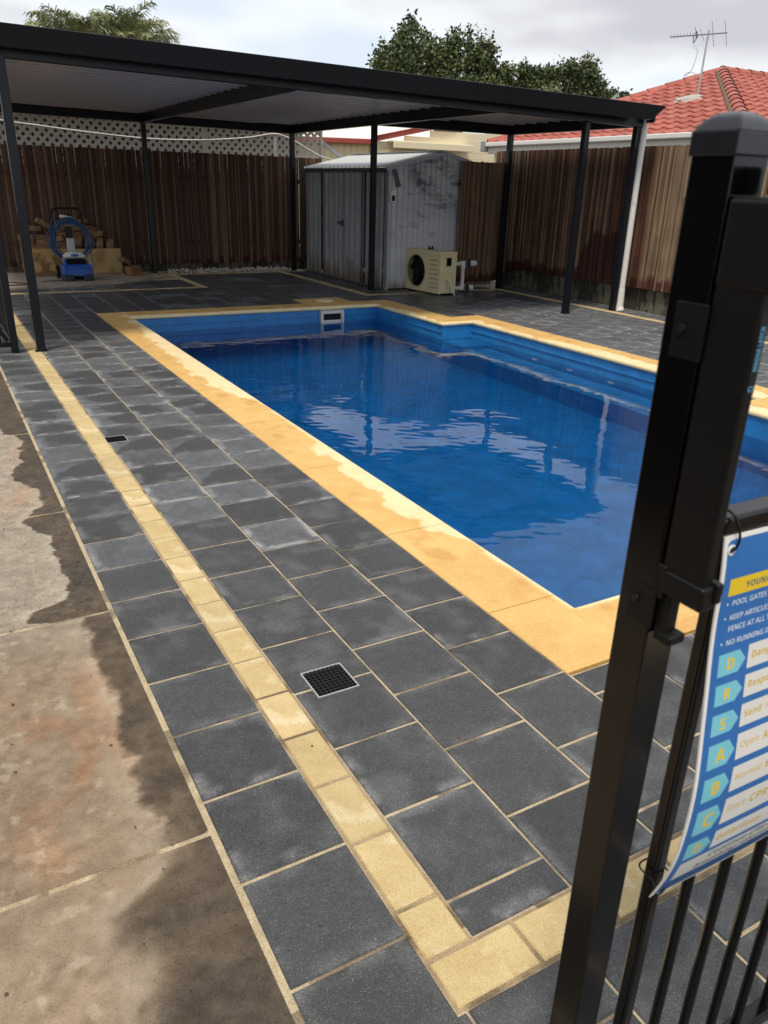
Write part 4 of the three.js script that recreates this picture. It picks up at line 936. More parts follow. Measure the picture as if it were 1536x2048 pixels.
{
  const stoneTex = tex(512, 512, (u, v, i, j) => { const n = fbm(u * 5, v * 5, 61, 5), s = hash(i, j, 62); let b = mix3(S(176, 146, 98), S(206, 180, 132), n); b = mix3(b, S(120, 88, 52), sst(0.55, 0.7, fbm(u * 9, v * 9, 63, 4)) * 0.3); const g = (s - 0.5) * 0.06; return [b[0] + g, b[1] + g, b[2] + g]; });
  const stainTex = tex(512, 512, (u, v, i, j) => { const n = fbm(u * 5, v * 5, 71, 5), s = hash(i, j, 72); let b = mix3(S(176, 142, 92), S(196, 164, 112), n); b = mix3(b, S(104, 74, 44), sst(0.42, 0.62, fbm(u * 7, v * 7, 73, 5)) * 0.7); const g = (s - 0.5) * 0.06; return [b[0] + g, b[1] + g, b[2] + g]; });
  const mA = std({ map: stoneTex, roughness: 0.85 }), mB = std({ map: stainTex, roughness: 0.85 });
  const slab = (x0, x1, h, d, lean, mat, label) => { const g = rbox(x0, x1, 0, h, d, d + 0.045, 0.006); g.translate(0, 0, d); g.rotateX(-lean); g.translate(0, PADY + 0.004, -d); return solo('stone_slab', g, mat, label, 'stone slab', 'sandstone slabs leaning on the bricks'); };
  slab(1.48, 1.845, 0.43, 14.36, 0.13, mB, 'brown-stained sandstone slab leaning left of the pool cleaner');
  slab(1.91, 2.945, 0.41, 14.52, 0.13, mA, 'long clean sandstone slab leaning behind and right of the cleaner');
  slab(1.70, 2.03, 0.40, 14.62, 0.15, mA, 'narrow sandstone slab showing between the other two slabs');
  const block = rbox(2.93, 3.17, 0.03, 0.165, 14.1, 14.34, 0.01); solo('stone_block', block, std({ map: stainTex, color: C(0.8, 0.68, 0.55), roughness: 0.9 }), 'squat brown block standing alone at the right of the slabs', 'block');
}
{
  const brickTex = tex(256, 256, (u, v, i, j) => { const n = fbm(u * 7, v * 7, 64, 4), s = hash(i, j, 65); const b = mix3(S(118, 92, 70), S(168, 142, 114), n); const g = (s - 0.5) * 0.1; return [b[0] + g, b[1] + g, b[2] + g]; });
  const mats = [[1, 1, 1], [0.8, 0.72, 0.66], [1.1, 1.02, 0.9]].map((c) => std({ map: brickTex, color: C(...c), roughness: 0.95 }));
  const bg = boxUV(new RoundedBoxGeometry(0.23, 0.076, 0.11, 1, 0.006));
  const brick = (x, y, d, ry, rz, rx, label, group) => { const m = new THREE.Mesh(bg, pick(mats)); m.name = numbered('brick'); m.position.set(x, y, -d); m.rotation.set(rx, ry, rz); m.castShadow = m.receiveShadow = true; m.userData = { label, category: 'brick', group }; scene.add(m); };
  // neat courses at the left, a tumbled heap to the right
  for (let c = 0; c < 8; c++) for (let k = 0; k < 3; k++) brick(1.50 + k * 0.245 + rr(-0.012, 0.012), PADY + 0.038 + c * 0.078, 14.86 + rr(-0.015, 0.015), rr(-0.05, 0.05), 0, 0, 'old tan brick laid in the level courses left of the cleaner', 'bricks stacked in courses');
  const hm = [5, 7, 8, 8, 7, 6, 4, 2];
  hm.forEach((top, k) => { for (let c = 0; c < top; c++) { const y = PADY + 0.04 + c * 0.088 + 0.16 * (k < 6 ? 1 : 0.3); brick(1.93 + k * 0.135 + rr(-0.05, 0.05), y + rr(-0.008, 0.008), 14.84 + rr(-0.06, 0.03), rr(-0.9, 0.9), rr(-0.35, 0.35), rr(-0.15, 0.15), 'old tan brick in the tumbled heap behind the cleaner', 'bricks in the tumbled heap'); } });
  for (let k = 0; k < 4; k++) brick(2.3 + k * 0.17, PADY + 0.53 - k * 0.02, 14.72, 1.2 + rr(-0.2, 0.2), 0.6 + rr(-0.2, 0.2), 0, 'old tan brick in the tumbled heap behind the cleaner', 'bricks in the tumbled heap');
  brick(1.62, PADY + 0.72, 14.85, 0.2, 0.0, 0, 'tan brick lying on top of the level courses', undefined);
  brick(1.78, PADY + 0.80, 14.84, 0.2, -0.55, 0, 'tan brick tilted up at the left shoulder of the heap', undefined);
  brick(3.0, PADY + 0.20, 14.55, 0.8, -0.5, 0.2, 'tan brick slumped at the right foot of the heap', undefined);
  brick(2.92, PADY + 0.06, 14.62, 0.3, 0.0, 0, 'tan brick lying flat behind the squat block', undefined);
}
{
  // robotic cleaner parked on its trolley
  M.rBlue = phy({ color: C(0.02, 0.10, 0.42), roughness: 0.35, clearcoat: 0.3 });
  M.rCable = std({ color: C(0.022, 0.09, 0.22), roughness: 0.5 });
  M.rGrey = std({ color: C(0.20, 0.20, 0.21), roughness: 0.5 });
  const bx = 2.06, bd = 13.72;
  const t = thing('cleaner_trolley', 'black pool-cleaner trolley hung with a big coil of blue cable', 'trolley', [bx, PADY, bd + 0.2]);
  const y = PADY;
  part(t, 'column', [rbox(bx - 0.05, bx + 0.05, y + 0.30, y + 0.82, bd + 0.30, bd + 0.36, 0.012)], M.plastic);
  part(t, 'power_supply', [rbox(bx - 0.06, bx + 0.06, y + 0.38, y + 0.62, bd + 0.24, bd + 0.31, 0.02, 3)], std({ color: C(0.5, 0.5, 0.52), roughness: 0.4 }));
  part(t, 'cross_bar', [rbox(bx - 0.20, bx + 0.20, y + 0.79, y + 0.87, bd + 0.27, bd + 0.36, 0.02, 3)], M.rGrey);
  part(t, 'handle', tube([V(bx - 0.22, y + 0.80, bd + 0.33), V(bx - 0.225, y + 0.98, bd + 0.34), V(bx - 0.19, y + 1.05, bd + 0.34), V(bx, y + 1.065, bd + 0.34), V(bx + 0.19, y + 1.05, bd + 0.34), V(bx + 0.225, y + 0.98, bd + 0.34), V(bx + 0.22, y + 0.80, bd + 0.33)], 0.018, 60, 10), M.plastic);
  part(t, 'base', [rbox(bx - 0.22, bx + 0.22, y + 0.03, y + 0.07, bd + 0.1, bd + 0.4, 0.01), rbox(bx - 0.05, bx + 0.05, y + 0.06, y + 0.32, bd + 0.31, bd + 0.35, 0.01)], M.plastic);
  for (const s of [-1, 1]) { const w = part(t, 'wheel', rod(V(bx + s * 0.235 - 0.02, y + 0.10, bd + 0.34), V(bx + s * 0.235 + 0.02, y + 0.10, bd + 0.34), 0.10, 24), M.plastic); part(w, 'hub', rod(V(bx + s * 0.235 - 0.023, y + 0.10, bd + 0.34), V(bx + s * 0.235 + 0.023, y + 0.10, bd + 0.34), 0.03, 16), M.rGrey); }
  const coil = [];
  for (let k = 0; k < 11; k++) { const R0 = rr(0.23, 0.335), ry = rr(0.27, 0.345), ox = rr(-0.03, 0.03), oy = rr(-0.06, 0.03), dd = rr(0, 0.06), pts = []; for (let i = 0; i < 16; i++) { const a = (i / 16) * Math.PI * 2; pts.push(V(bx + ox + Math.cos(a) * R0 * (1 + 0.03 * Math.sin(3 * a + k)), y + 0.60 + oy + Math.sin(a) * ry, bd + 0.20 + dd + 0.02 * Math.sin(2 * a + k))); } coil.push(tube(pts, 0.0075, 64, 6, true)); }
  coil.push(tube([V(bx + 0.3, y + 0.5, bd + 0.2), V(bx + 0.28, y + 0.32, bd + 0.16), V(bx + 0.30, y + 0.18, bd + 0.12), V(bx + 0.22, y + 0.12, bd + 0.1)], 0.006, 30, 6));
  for (const s of [-1, 1]) coil.push(tube([V(bx + s * 0.05, y + 0.33, bd + 0.17), V(bx + s * 0.12, y + 0.27, bd + 0.12), V(bx + s * 0.19, y + 0.24, bd + 0.1)], 0.0075, 20, 6));
  part(t, 'cable_coil', coil, M.rCable);
  part(t, 'float', [rod(V(bx - 0.12, y + 0.955, bd + 0.28), V(bx + 0.06, y + 0.91, bd + 0.26), 0.028, 16), rod(V(bx + 0.06, y + 0.91, bd + 0.26), V(bx + 0.085, y + 0.905, bd + 0.26), 0.02, 12)], M.white);
  part(t, 'float_lead', tube([V(bx - 0.12, y + 0.955, bd + 0.28), V(bx - 0.2, y + 0.94, bd + 0.27), V(bx - 0.26, y + 0.84, bd + 0.26), V(bx - 0.30, y + 0.7, bd + 0.25)], 0.007, 30, 6), M.rCable);

  const r = thing('pool_cleaner', 'blue and white robotic pool cleaner parked on the concrete pad', 'pool cleaner', [bx, y, bd]);
  // body: lofted wedge
  const sh = new THREE.Shape(); sh.moveTo(0, 0.09); sh.lineTo(0, 0.17); sh.quadraticCurveTo(0.02, 0.23, 0.07, 0.24); sh.lineTo(0.2, 0.33); sh.quadraticCurveTo(0.26, 0.345, 0.3, 0.31); sh.lineTo(0.34, 0.09); sh.closePath();
  const eg = (w, k = 1) => { const g = new THREE.ExtrudeGeometry(sh, { depth: w, bevelEnabled: true, bevelSize: 0.012, bevelThickness: 0.012, bevelSegments: 3, curveSegments: 8 }); g.scale(k, k, 1); g.translate(0, 0, -w / 2); const ma = new THREE.Matrix4().set(0, 0, 1, bx, 0, 1, 0, y, -1, 0, 0, -(bd - 0.16), 0, 0, 0, 1); g.applyMatrix4(ma); return g; };
  part(r, 'body', eg(0.34), M.rBlue);
  part(r, 'filter_window', [bar(V(bx, y + 0.25, bd - 0.105), V(bx, y + 0.322, bd + 0.00), 0.29, 0.02, 0.005)], M.plastic);
  part(r, 'lid', [rbox(bx - 0.165, bx + 0.165, y + 0.335, y + 0.385, bd + 0.02, bd + 0.15, 0.022, 4), rbox(bx - 0.13, bx + 0.13, y + 0.36, y + 0.415, bd + 0.05, bd + 0.15, 0.02, 4)], M.white);
  part(r, 'lid_handle', rbox(bx - 0.055, bx + 0.055, y + 0.355, y + 0.395, bd + 0.012, bd + 0.03, 0.006), M.rBlue);
  part(r, 'grey_shoulder', rbox(bx - 0.185, bx + 0.185, y + 0.255, y + 0.345, bd - 0.01, bd + 0.14, 0.03, 4), M.rGrey);
  for (let k = 0; k < 5; k++) part(r, 'grille_slat', rbox(bx - 0.16, bx + 0.16, y + 0.12 + k * 0.022, y + 0.132 + k * 0.022, bd - 0.182, bd - 0.165, 0.003), std({ color: C(0.03, 0.16, 0.6), roughness: 0.35 }));
  for (const s of [-1, 1]) { part(r, 'side_fairing', rbox(bx + s * 0.2 - 0.025, bx + s * 0.2 + 0.025, y + 0.09, y + 0.24, bd - 0.17, bd + 0.1, 0.02, 4), M.rBlue); part(r, 'track', [rbox(bx + s * 0.15 - 0.075, bx + s * 0.15 + 0.075, y, y + 0.10, bd - 0.19, bd - 0.05, 0.02, 3), rbox(bx + s * 0.18 - 0.045, bx + s * 0.18 + 0.045, y, y + 0.1, bd + 0.04, bd + 0.18, 0.02, 3)], std({ color: C(0.02, 0.03, 0.05), roughness: 0.6 })); }
}
// offcuts of black strap lying on the pad
for (const [pts, lab] of [[[[1.02, 13.62], [1.25, 13.5], [1.42, 13.3]], 'black strap offcut lying on the concrete pad, leftmost'], [[[1.0, 13.2], [1.2, 13.26], [1.38, 13.32]], 'black strap offcut nearest the paving on the concrete pad'], [[[1.52, 13.6], [1.7, 13.58], [1.92, 13.66]], 'black strap offcut beside the stained sandstone slab']]) solo('strap_offcut', bar(V(pts[0][0], 0.036, pts[0][1]), V(pts[2][0], 0.036, pts[2][1]), 0.022, 0.01, 0.003), M.plastic, lab, 'strap');
// white pebbles along the foot of the back fence
{
  const gs = []; for (let k = 0; k < 380; k++) { const g = new THREE.IcosahedronGeometry(rr(0.015, 0.035), 0); g.scale(1, 0.7, 1); g.rotateY(rr(0, 6)); g.translate(rr(3.75, 6.15), rr(-0.03, 0.035), -rr(14.56, 15.05)); gs.push(g); }
  solo('pebbles', gs, std({ color: C(0.55, 0.53, 0.48), roughness: 0.9 }), 'loose white pebbles along the foot of the back fence', 'pebbles', null, 'stuff');
}
{
  // crumbs of mortar, grit and leaf blown about
  const gs = []; for (let k = 0; k < 150; k++) { const g = new THREE.IcosahedronGeometry(rr(0.0016, 0.0042), 0); g.scale(rr(0.8, 2.2), 0.5, rr(0.8, 1.6)); g.rotateY(rr(0, 6)); const near = k < 110; g.translate(near ? rr(-0.6, 1.7) : rr(6.4, 8.2), 0.0012, -(near ? rr(0.9, 5) : rr(4, 8))); gs.push(g); }
  solo('grit', gs, std({ color: C(0.10, 0.075, 0.05), roughness: 1 }), 'scattered dark grit and crumbs on the paving and concrete', 'grit', null, 'stuff');
}
console.log('yard done');

// ---------------------------------------------------------------- the home's own wall along the path, left of the frame
{
  const t = thing('house_wall', 'brown brick side wall of the house along the concrete path', 'wall', [-2.75, 0, 2.5]);
  const m = std({ color: C(0.075, 0.06, 0.052), roughness: 0.9 });
  part(t, 'wall', box(-3.0, -2.75, -0.05, 2.5, -5, 7.2), m);
  part(t, 'eave', box(-3.4, -2.35, 2.5, 2.62, -5.2, 7.4), M.plastic);
}

// ---------------------------------------------------------------- neighbours
{
  M.lat = std({ color: C(0.68, 0.63, 0.54), roughness: 0.7 });
  M.awn = std({ color: C(0.26, 0.28, 0.30), roughness: 0.5 });
  const D = 17.0;
  const t = thing('neighbour_verandah', 'cream lattice verandah screen with grey fascia beyond the back fence', 'verandah', [4.3, 0, D + 1]);
  const y0 = 1.78, y1 = 2.585, x0 = -0.6, x1 = 7.88, h = y1 - y0;
  for (let x = x0 - h; x < x1; x += 0.162) {
    for (const s of [1, -1]) {
      let a = x, b = x + h, ya = y0, yb = y1;             // 45 degrees, clipped at the ends of the screen
      if (a < x0) { ya += x0 - a; a = x0; } if (b > x1) { yb -= b - x1; b = x1; }
      if (b - a < 0.05) continue;
      const P = s > 0 ? [V(a, ya, D), V(b, yb, D)] : [V(a, y0 + y1 - ya, D + 0.012), V(b, y0 + y1 - yb, D + 0.012)];
      part(t, 'lattice_lath', bar(P[0], P[1], 0.010, 0.058), M.lat);
    }
  }
  part(t, 'frame', [box(x0, x1, y1 - 0.005, y1 + 0.07, D - 0.02, D + 0.03), box(x1, x1 + 0.05, 0, y1 + 0.07, D - 0.02, D + 0.04), box(2.95 + 2.3, 2.95 + 2.42, y0, y1, D - 0.015, D + 0.03)], M.lat);
  for (let k = 0; k < 9; k++) part(t, 'awning_plank', bar(V(x0, y1 + 0.085 + k * 0.007, D - 0.05 - k * 0.125), V(x1 + 0.05, y1 + 0.085 + k * 0.007, D - 0.05 - k * 0.125), 0.118, 0.012), M.awn);
  part(t, 'gutter', bar(V(x0, 2.76, D - 1.16), V(x1 + 0.05, 2.76, D - 1.16), 0.05, 0.05), M.galv);
  const rs = new THREE.BufferGeometry().setFromPoints([V(x0, 2.775, D - 1.15), V(x1 + 0.05, 2.775, D - 1.15), V(x1 + 0.05, 2.95, D + 3), V(x0, 2.775, D - 1.15), V(x1 + 0.05, 2.95, D + 3), V(x0, 2.95, D + 3)]); rs.computeVertexNormals();
  part(t, 'roof_sheet', rs, M.galv);
  part(t, 'wall', box(x0, x1, 0, 2.9, D + 1.2, D + 1.3), std({ color: C(0.20, 0.19, 0.18), roughness: 0.9 }));
  part(t, 'brace', bar(V(7.9, 2.42, D), V(8.5, 2.05, D), 0.03, 0.07), M.galv);
}
{
  // conduit slung along the top of the back fence
  const t = thing('overhead_hose', 'pale grey hose slung in a sag above the back fence', 'hose', [4.4, 2.0, 15.3]);
  part(t, 'hose', tube([[0.6, 2.5], [1.395, 2.375], [2.0, 2.325], [2.534, 2.282], [3.694, 2.217], [4.3, 2.222], [4.87, 2.249], [5.642, 2.328], [6.164, 2.413], [6.42, 2.36], [6.656, 2.263], [7.08, 2.07], [7.352, 2.008]].map(([x, y]) => V(x, y, 15.3)), 0.014, 120, 8), std({ color: C(0.6, 0.6, 0.58), roughness: 0.5 }));
  part(t, 'support_post', rbox(6.135, 6.185, 0, 2.42, 15.31, 15.35, 0.004), M.galv);
}
{
  M.creamWall = std({ color: C(0.74, 0.66, 0.42), roughness: 0.7 });
  M.creamBoard = std({ color: C(0.78, 0.71, 0.50), roughness: 0.65 });
  M.redTrim = std({ color: C(0.36, 0.075, 0.055), roughness: 0.45 });
  M.whiteRoof = std({ color: C(0.80, 0.79, 0.74), roughness: 0.55 });
  const D = 20, t = thing('neighbour_garage', 'cream garage with red barge and white roof behind the shed', 'garage', [12, 0, 21.5]);
  part(t, 'wall', box(8.4, 10.7, 0, 2.6, D, D + 0.1), M.creamWall);
  for (let x = 8.45; x < 10.66; x += 0.19) part(t, 'wall_rib', box(x, x + 0.045, 0, 2.58, D - 0.018, D), M.creamWall);
  part(t, 'gutter', bar(V(8.3, 2.585, D - 0.12), V(10.68, 2.62, D - 0.12), 0.1, 0.13, 0.02), M.redTrim);
  const roof = new THREE.BufferGeometry().setFromPoints([V(8.3, 2.66, D - 0.1), V(13.2, 2.66, D - 0.1), V(13.2, 3.75, D + 3), V(8.3, 2.66, D - 0.1), V(13.2, 3.75, D + 3), V(8.3, 3.75, D + 3)]); roof.computeVertexNormals();
  part(t, 'roof_sheet', roof, M.whiteRoof);
  const top = (x) => x < 13 ? 2.62 + (x - 10.65) * 0.206 : 3.1 + (x - 13) * 0.03;
  for (let y = 0; y < 3.4; y += 0.165) {      // weatherboards of the gable, each lapped over the one below
    let xs = 10.72; while (xs < 15.6 && top(xs) < y + 0.165) xs += 0.05;
    if (xs > 15.5) continue;
    const g = rbox(xs, 15.6, y, y + 0.16, D - 0.33, D - 0.3, 0.004); g.rotateX(0); part(t, 'weatherboard', g, M.creamBoard);
  }
  part(t, 'wall', box(10.72, 15.6, 0, 2.62, D - 0.295, D + 2.5), M.creamWall);
  part(t, 'barge', bar(V(10.6, 2.665, D - 0.4), V(13.1, 3.185, D - 0.4), 0.05, 0.12), M.redTrim);
  part(t, 'barge_cap', bar(V(10.6, 2.735, D - 0.42), V(13.1, 3.255, D - 0.42), 0.09, 0.02), M.redTrim);
  part(t, 'awning_beam', bar(V(11.05, 2.56, D - 0.7), V(13.55, 2.56, D - 0.7), 0.09, 0.16, 0.01), M.creamBoard);
  part(t, 'awning_sheet', box(11.05, 13.55, 2.63, 2.66, D - 0.66, D - 0.34), M.creamBoard);
}
const HX = 11.6, HY = 2.5, AX = 16, AD = 13.47, K = (4.09 - 2.5) / 4.4;
{
  const t = thing('neighbour_house', 'white-walled house with red tiled hip roof beyond the right fence', 'house', [17, 0, AD]);
  part(t, 'wall', box(HX + 0.06, 27, 0, HY - 0.03, 9.2, 15.75), M.whiteDull);
  const fb = part(t, 'fascia', box(HX - 0.02, HX + 0.04, HY - 0.2, HY + 0.0, 8.97, 15.9), M.whiteDull);
  for (let d = 9.6; d < 15.8; d += 1.15) part(fb, 'cover_strip', box(HX - 0.026, HX - 0.018, HY - 0.2, HY - 0.005, d, d + 0.03), M.white);
  part(t, 'gutter', rbox(HX - 0.12, HX - 0.02, HY - 0.06, HY + 0.03, 8.97, 15.9, 0.02), M.white);
  part(t, 'gutter_end', [rbox(HX - 0.16, HX + 0.1, HY - 0.16, HY + 0.06, 15.9, 16.02, 0.02)], M.awn);
  const half = AD - 9.07, RX = 22, EF = 15.9;
  const tri = (...p) => p.map(([x, y, d]) => V(x, y, d));
  const E0 = [HX, HY, AD - half], E1 = [HX, HY, EF], A = [AX, 4.09, AD], B = [RX, 4.09, AD], F0 = [27, HY, AD - half], F1 = [27, HY, EF];
  const dk = new THREE.BufferGeometry().setFromPoints([...tri(E0, A, E1), ...tri(E0, F0, B), ...tri(E0, B, A), ...tri(E1, A, B), ...tri(E1, B, F1), ...tri(F0, F1, B)].map((v) => v.setY(v.y - 0.02))); dk.computeVertexNormals();
  part(t, 'roof_deck', dk, std({ color: C(0.30, 0.08, 0.06), roughness: 0.9 }));
  const tileTones = [[0.43, 0.12, 0.095], [0.47, 0.14, 0.11], [0.39, 0.105, 0.085], [0.45, 0.15, 0.12]];
  const spk = tex(256, 256, (u, v, i, j) => { const n = fbm(u * 8, v * 8, 4, 4), s = hash(i, j, 7); const k = 0.78 + n * 0.34 + (s - 0.5) * 0.1; return [k, k * 0.98, k * 0.96]; });
  const tm = tileTones.map((c) => std({ map: spk, color: C(...c), roughness: 0.75 }));
  const ang = Math.atan(K), TW = 0.30, TL = 0.33;
  // tile: x across, z up the slope (local), rolls up and has a thick front lip
  function tile() {
    const n = 8, P = [], pr = []; for (let i = 0; i <= n; i++) { const q = i / n; pr.push([(q - 0.5) * TW * 1.02, 0.030 * Math.pow(Math.sin(Math.PI * Math.min(1, q / 0.55)), 1) * (q < 0.55 ? 1 : 0) + (q >= 0.55 ? -0.004 * Math.sin(Math.PI * (q - 0.55) / 0.45) : 0)]); }
    for (let i = 0; i < n; i++) { const [xa, ya] = pr[i], [xb, yb] = pr[i + 1]; const v = (x, y, z) => new THREE.Vector3(x, y, z);
      const f = 0.034, a = v(xa, ya + f, 0), b = v(xb, yb + f, 0), c = v(xb, yb + 0.006, -TL - 0.05), d = v(xa, ya + 0.006, -TL - 0.05), a2 = v(xa, ya + f - 0.03, 0.002), b2 = v(xb, yb + f - 0.03, 0.002);
      P.push(a, b, c, a, c, d, a2, b2, b, a2, b, a); }
    const g = new THREE.BufferGeometry().setFromPoints(P); g.setAttribute('uv', new THREE.Float32BufferAttribute(P.flatMap((p) => [p.x * 2 + 0.5, -p.z * 2]), 2)); g.computeVertexNormals(); return g;
  }
  const tg = tile(), placed = [];
  const rows = Math.floor(half / Math.cos(ang) / TL);
  for (let r = 0; r < rows + 1; r++) {
    const s = r * TL * Math.cos(ang);        // plan distance up from the eave
    if (s + 0.1 > half) continue;
    for (let k = 0; k * TW < 2 * half; k++) {
      const d = AD - half + (k + 0.5) * TW; if (d < AD - half + s + 0.13 + 0.12 || d > EF - (EF - AD) * (s / half) - 0.2) continue;
      placed.push({ x: HX + s, y: HY + s * K, d, face: 0 });
    }
    for (let k = 0; k * TW < 14; k++) {
      const x = HX + (k + 0.5) * TW; if (x < HX + s + 0.25 || x > 26) continue;
      placed.push({ x, y: HY + s * K, d: AD - half + s, face: 1 });
    }
  }
  placed.sort((a, b) => a.face - b.face || Math.hypot(a.x, a.d) - Math.hypot(b.x, b.d));
  const rest = []; let n = 0;
  for (const q of placed) {
    const mat = new THREE.Matrix4();
    if (q.face === 0) mat.makeRotationY(-Math.PI / 2).multiply(new THREE.Matrix4().makeRotationX(ang));
    else mat.makeRotationX(ang);
    if (n < 300) { n++; const m = new THREE.Mesh(tg, tm[Math.floor(rnd() * 4)]); m.name = 'roof_tile'; m.castShadow = m.receiveShadow = true; m.applyMatrix4(mat); const o = origin.get(t); m.position.set(q.x - o.x, q.y - o.y, -q.d - o.z); t.add(m); }
    else { const g = tg.clone(); g.applyMatrix4(mat); g.translate(q.x, q.y, -q.d); rest.push(g); }
  }
  if (rest.length) { const m = part(t, 'far_roof_tiles', rest, tm[0]); m.userData.kind = 'stuff'; }
  console.log('tiles', n, rest.length);
  // hip and ridge caps
  const capRow = (a, b, mat2, step) => { const L = a.distanceTo(b), u = b.clone().sub(a).normalize(), c = Math.round(L / step); for (let i = 0; i < c; i++) { const p = a.clone().addScaledVector(u, (i * L) / c - 0.02), q = a.clone().addScaledVector(u, ((i + 1) * L) / c + 0.03); const g = new THREE.CylinderGeometry(0.115, 0.135, p.distanceTo(q), 10, 1, true, -Math.PI * 0.5 - 0.15, Math.PI + 0.3); g.rotateY(0); const yx = q.clone().sub(p).normalize(); const up = new THREE.Vector3(0, 1, 0), side = new THREE.Vector3().crossVectors(yx, up).normalize(), nrm = new THREE.Vector3().crossVectors(side, yx); const m = new THREE.Matrix4().makeBasis(side, yx, nrm); g.applyMatrix4(m); const mid = p.add(q).multiplyScalar(0.5); g.translate(mid.x, mid.y - 0.02, mid.z); part(t, 'ridge_tile', g, mat2[i % mat2.length]); } };
  for (const m of tm) m.side = THREE.DoubleSide;
  capRow(V(...E1), V(...A), tm, 0.42); capRow(V(...E0), V(...A), tm, 0.40); capRow(V(...A), V(...B), tm, 0.42);
  // lichen-dark mortar bedding beside the near hip, pale mortar round the antenna foot
  part(t, 'mortar_bedding', [bar(V(HX + 0.15, HY + 0.07, AD - half + 0.34), V(AX - 0.05, 4.09 + 0.02, AD + 0.10), 0.10, 0.06)], std({ color: C(0.13, 0.11, 0.07), roughness: 1 }));
  const patch = new THREE.CylinderGeometry(0.30, 0.36, 0.05, 14); { const p = patch.attributes.position; for (let i = 0; i < p.count; i++) { const k = 1 + 0.35 * (hash(i % 15, 0, 3) - 0.5); p.setX(i, p.getX(i) * k * 0.55); p.setZ(i, p.getZ(i) * k); } } patch.rotateZ(Math.atan(K)); patch.translate(13.75, HY + (13.75 - HX) * K + 0.05, -12.3);
  part(t, 'flashing_patch', patch, std({ color: C(0.42, 0.40, 0.37), roughness: 0.9 }));
}
{
  const X = 13.9, D = 12.2, y0 = HY + (X - HX) * K, t = thing('tv_antenna', 'tv antenna on a leaning mast on the red tiled roof', 'antenna', [X, y0, D]);
  const yt = 4.44;
  part(t, 'mast', rod(V(X, y0 - 0.03, D), V(X, yt + 0.06, D - 0.02), 0.018, 10), M.galv);
  const am = std({ color: C(0.16, 0.17, 0.19), roughness: 0.5, metalness: 0.4 });
  part(t, 'boom', bar(V(X, yt + 0.055, D + 0.93), V(X, yt - 0.04, D - 0.46), 0.018), am);
  const by = (d) => yt + 0.055 - ((D + 0.93 - d) / 1.39) * 0.095;
  for (let k = 0; k < 8; k++) { const d = D + 0.92 - k * 0.085; part(t, 'director', rod(V(X - 0.02, by(d) - 0.0, d), V(X + 0.0, by(d) + 0.05, d), 0.005, 6), am); }
  for (const [dd, L] of [[0.12, 0.11], [-0.14, 0.22], [-0.44, 0.22]]) part(t, 'reflector_rod', rod(V(X, by(D + dd) + L, D + dd + 0.08), V(X, by(D + dd) - L, D + dd - 0.06), 0.0055, 6), am);
  part(t, 'dipole', [bar(V(X, by(D + 0.3) + 0.06, D + 0.28), V(X, by(D + 0.3) - 0.05, D + 0.25), 0.03), bar(V(X, by(D + 0.3) - 0.05, D + 0.25), V(X, by(D + 0.3) - 0.13, D + 0.31), 0.012), bar(V(X, by(D + 0.34), D + 0.34), V(X, by(D + 0.3) - 0.13, D + 0.31), 0.014), rod(V(X, by(D + 0.3) + 0.05, D + 0.28), V(X, by(D + 0.3) + 0.14, D + 0.33), 0.008, 6)], am);
  part(t, 'lead', tube([V(X, by(D + 0.3) - 0.13, D + 0.31), V(X, yt - 0.2, D + 0.26), V(X, yt - 0.24, D + 0.19), V(X, yt - 0.45, D + 0.2), V(X, yt - 0.62, D + 0.28), V(X, yt - 0.68, D + 0.42), V(X, yt - 0.64, D + 0.38), V(X, yt - 0.63, D + 0.25), V(X, yt - 0.72, D + 0.02)], 0.006, 60, 6), M.galv);
}
{
  const t = thing('satellite_dish', 'grey satellite dish above the white fascia of the tiled house', 'satellite dish', [12.3, 2.5, 12.45]);
  const g = new THREE.SphereGeometry(0.55, 24, 10, 0, Math.PI * 2, 0, 0.62); g.scale(1, 0.75, 1); g.rotateX(Math.PI / 2); g.rotateX(-0.5); g.rotateY(-2.2); g.translate(12.5, 2.93, -12.75);
  part(t, 'reflector', g, std({ color: C(0.20, 0.21, 0.22), roughness: 0.6, side: THREE.DoubleSide }));
  part(t, 'arm', rod(V(12.5, 2.75, 12.75), V(12.2, 2.72, 12.4), 0.012, 8), M.galv);
  part(t, 'mount', rod(V(12.55, 2.6, 12.8), V(12.52, 2.95, 12.78), 0.022, 8), M.galv);
}

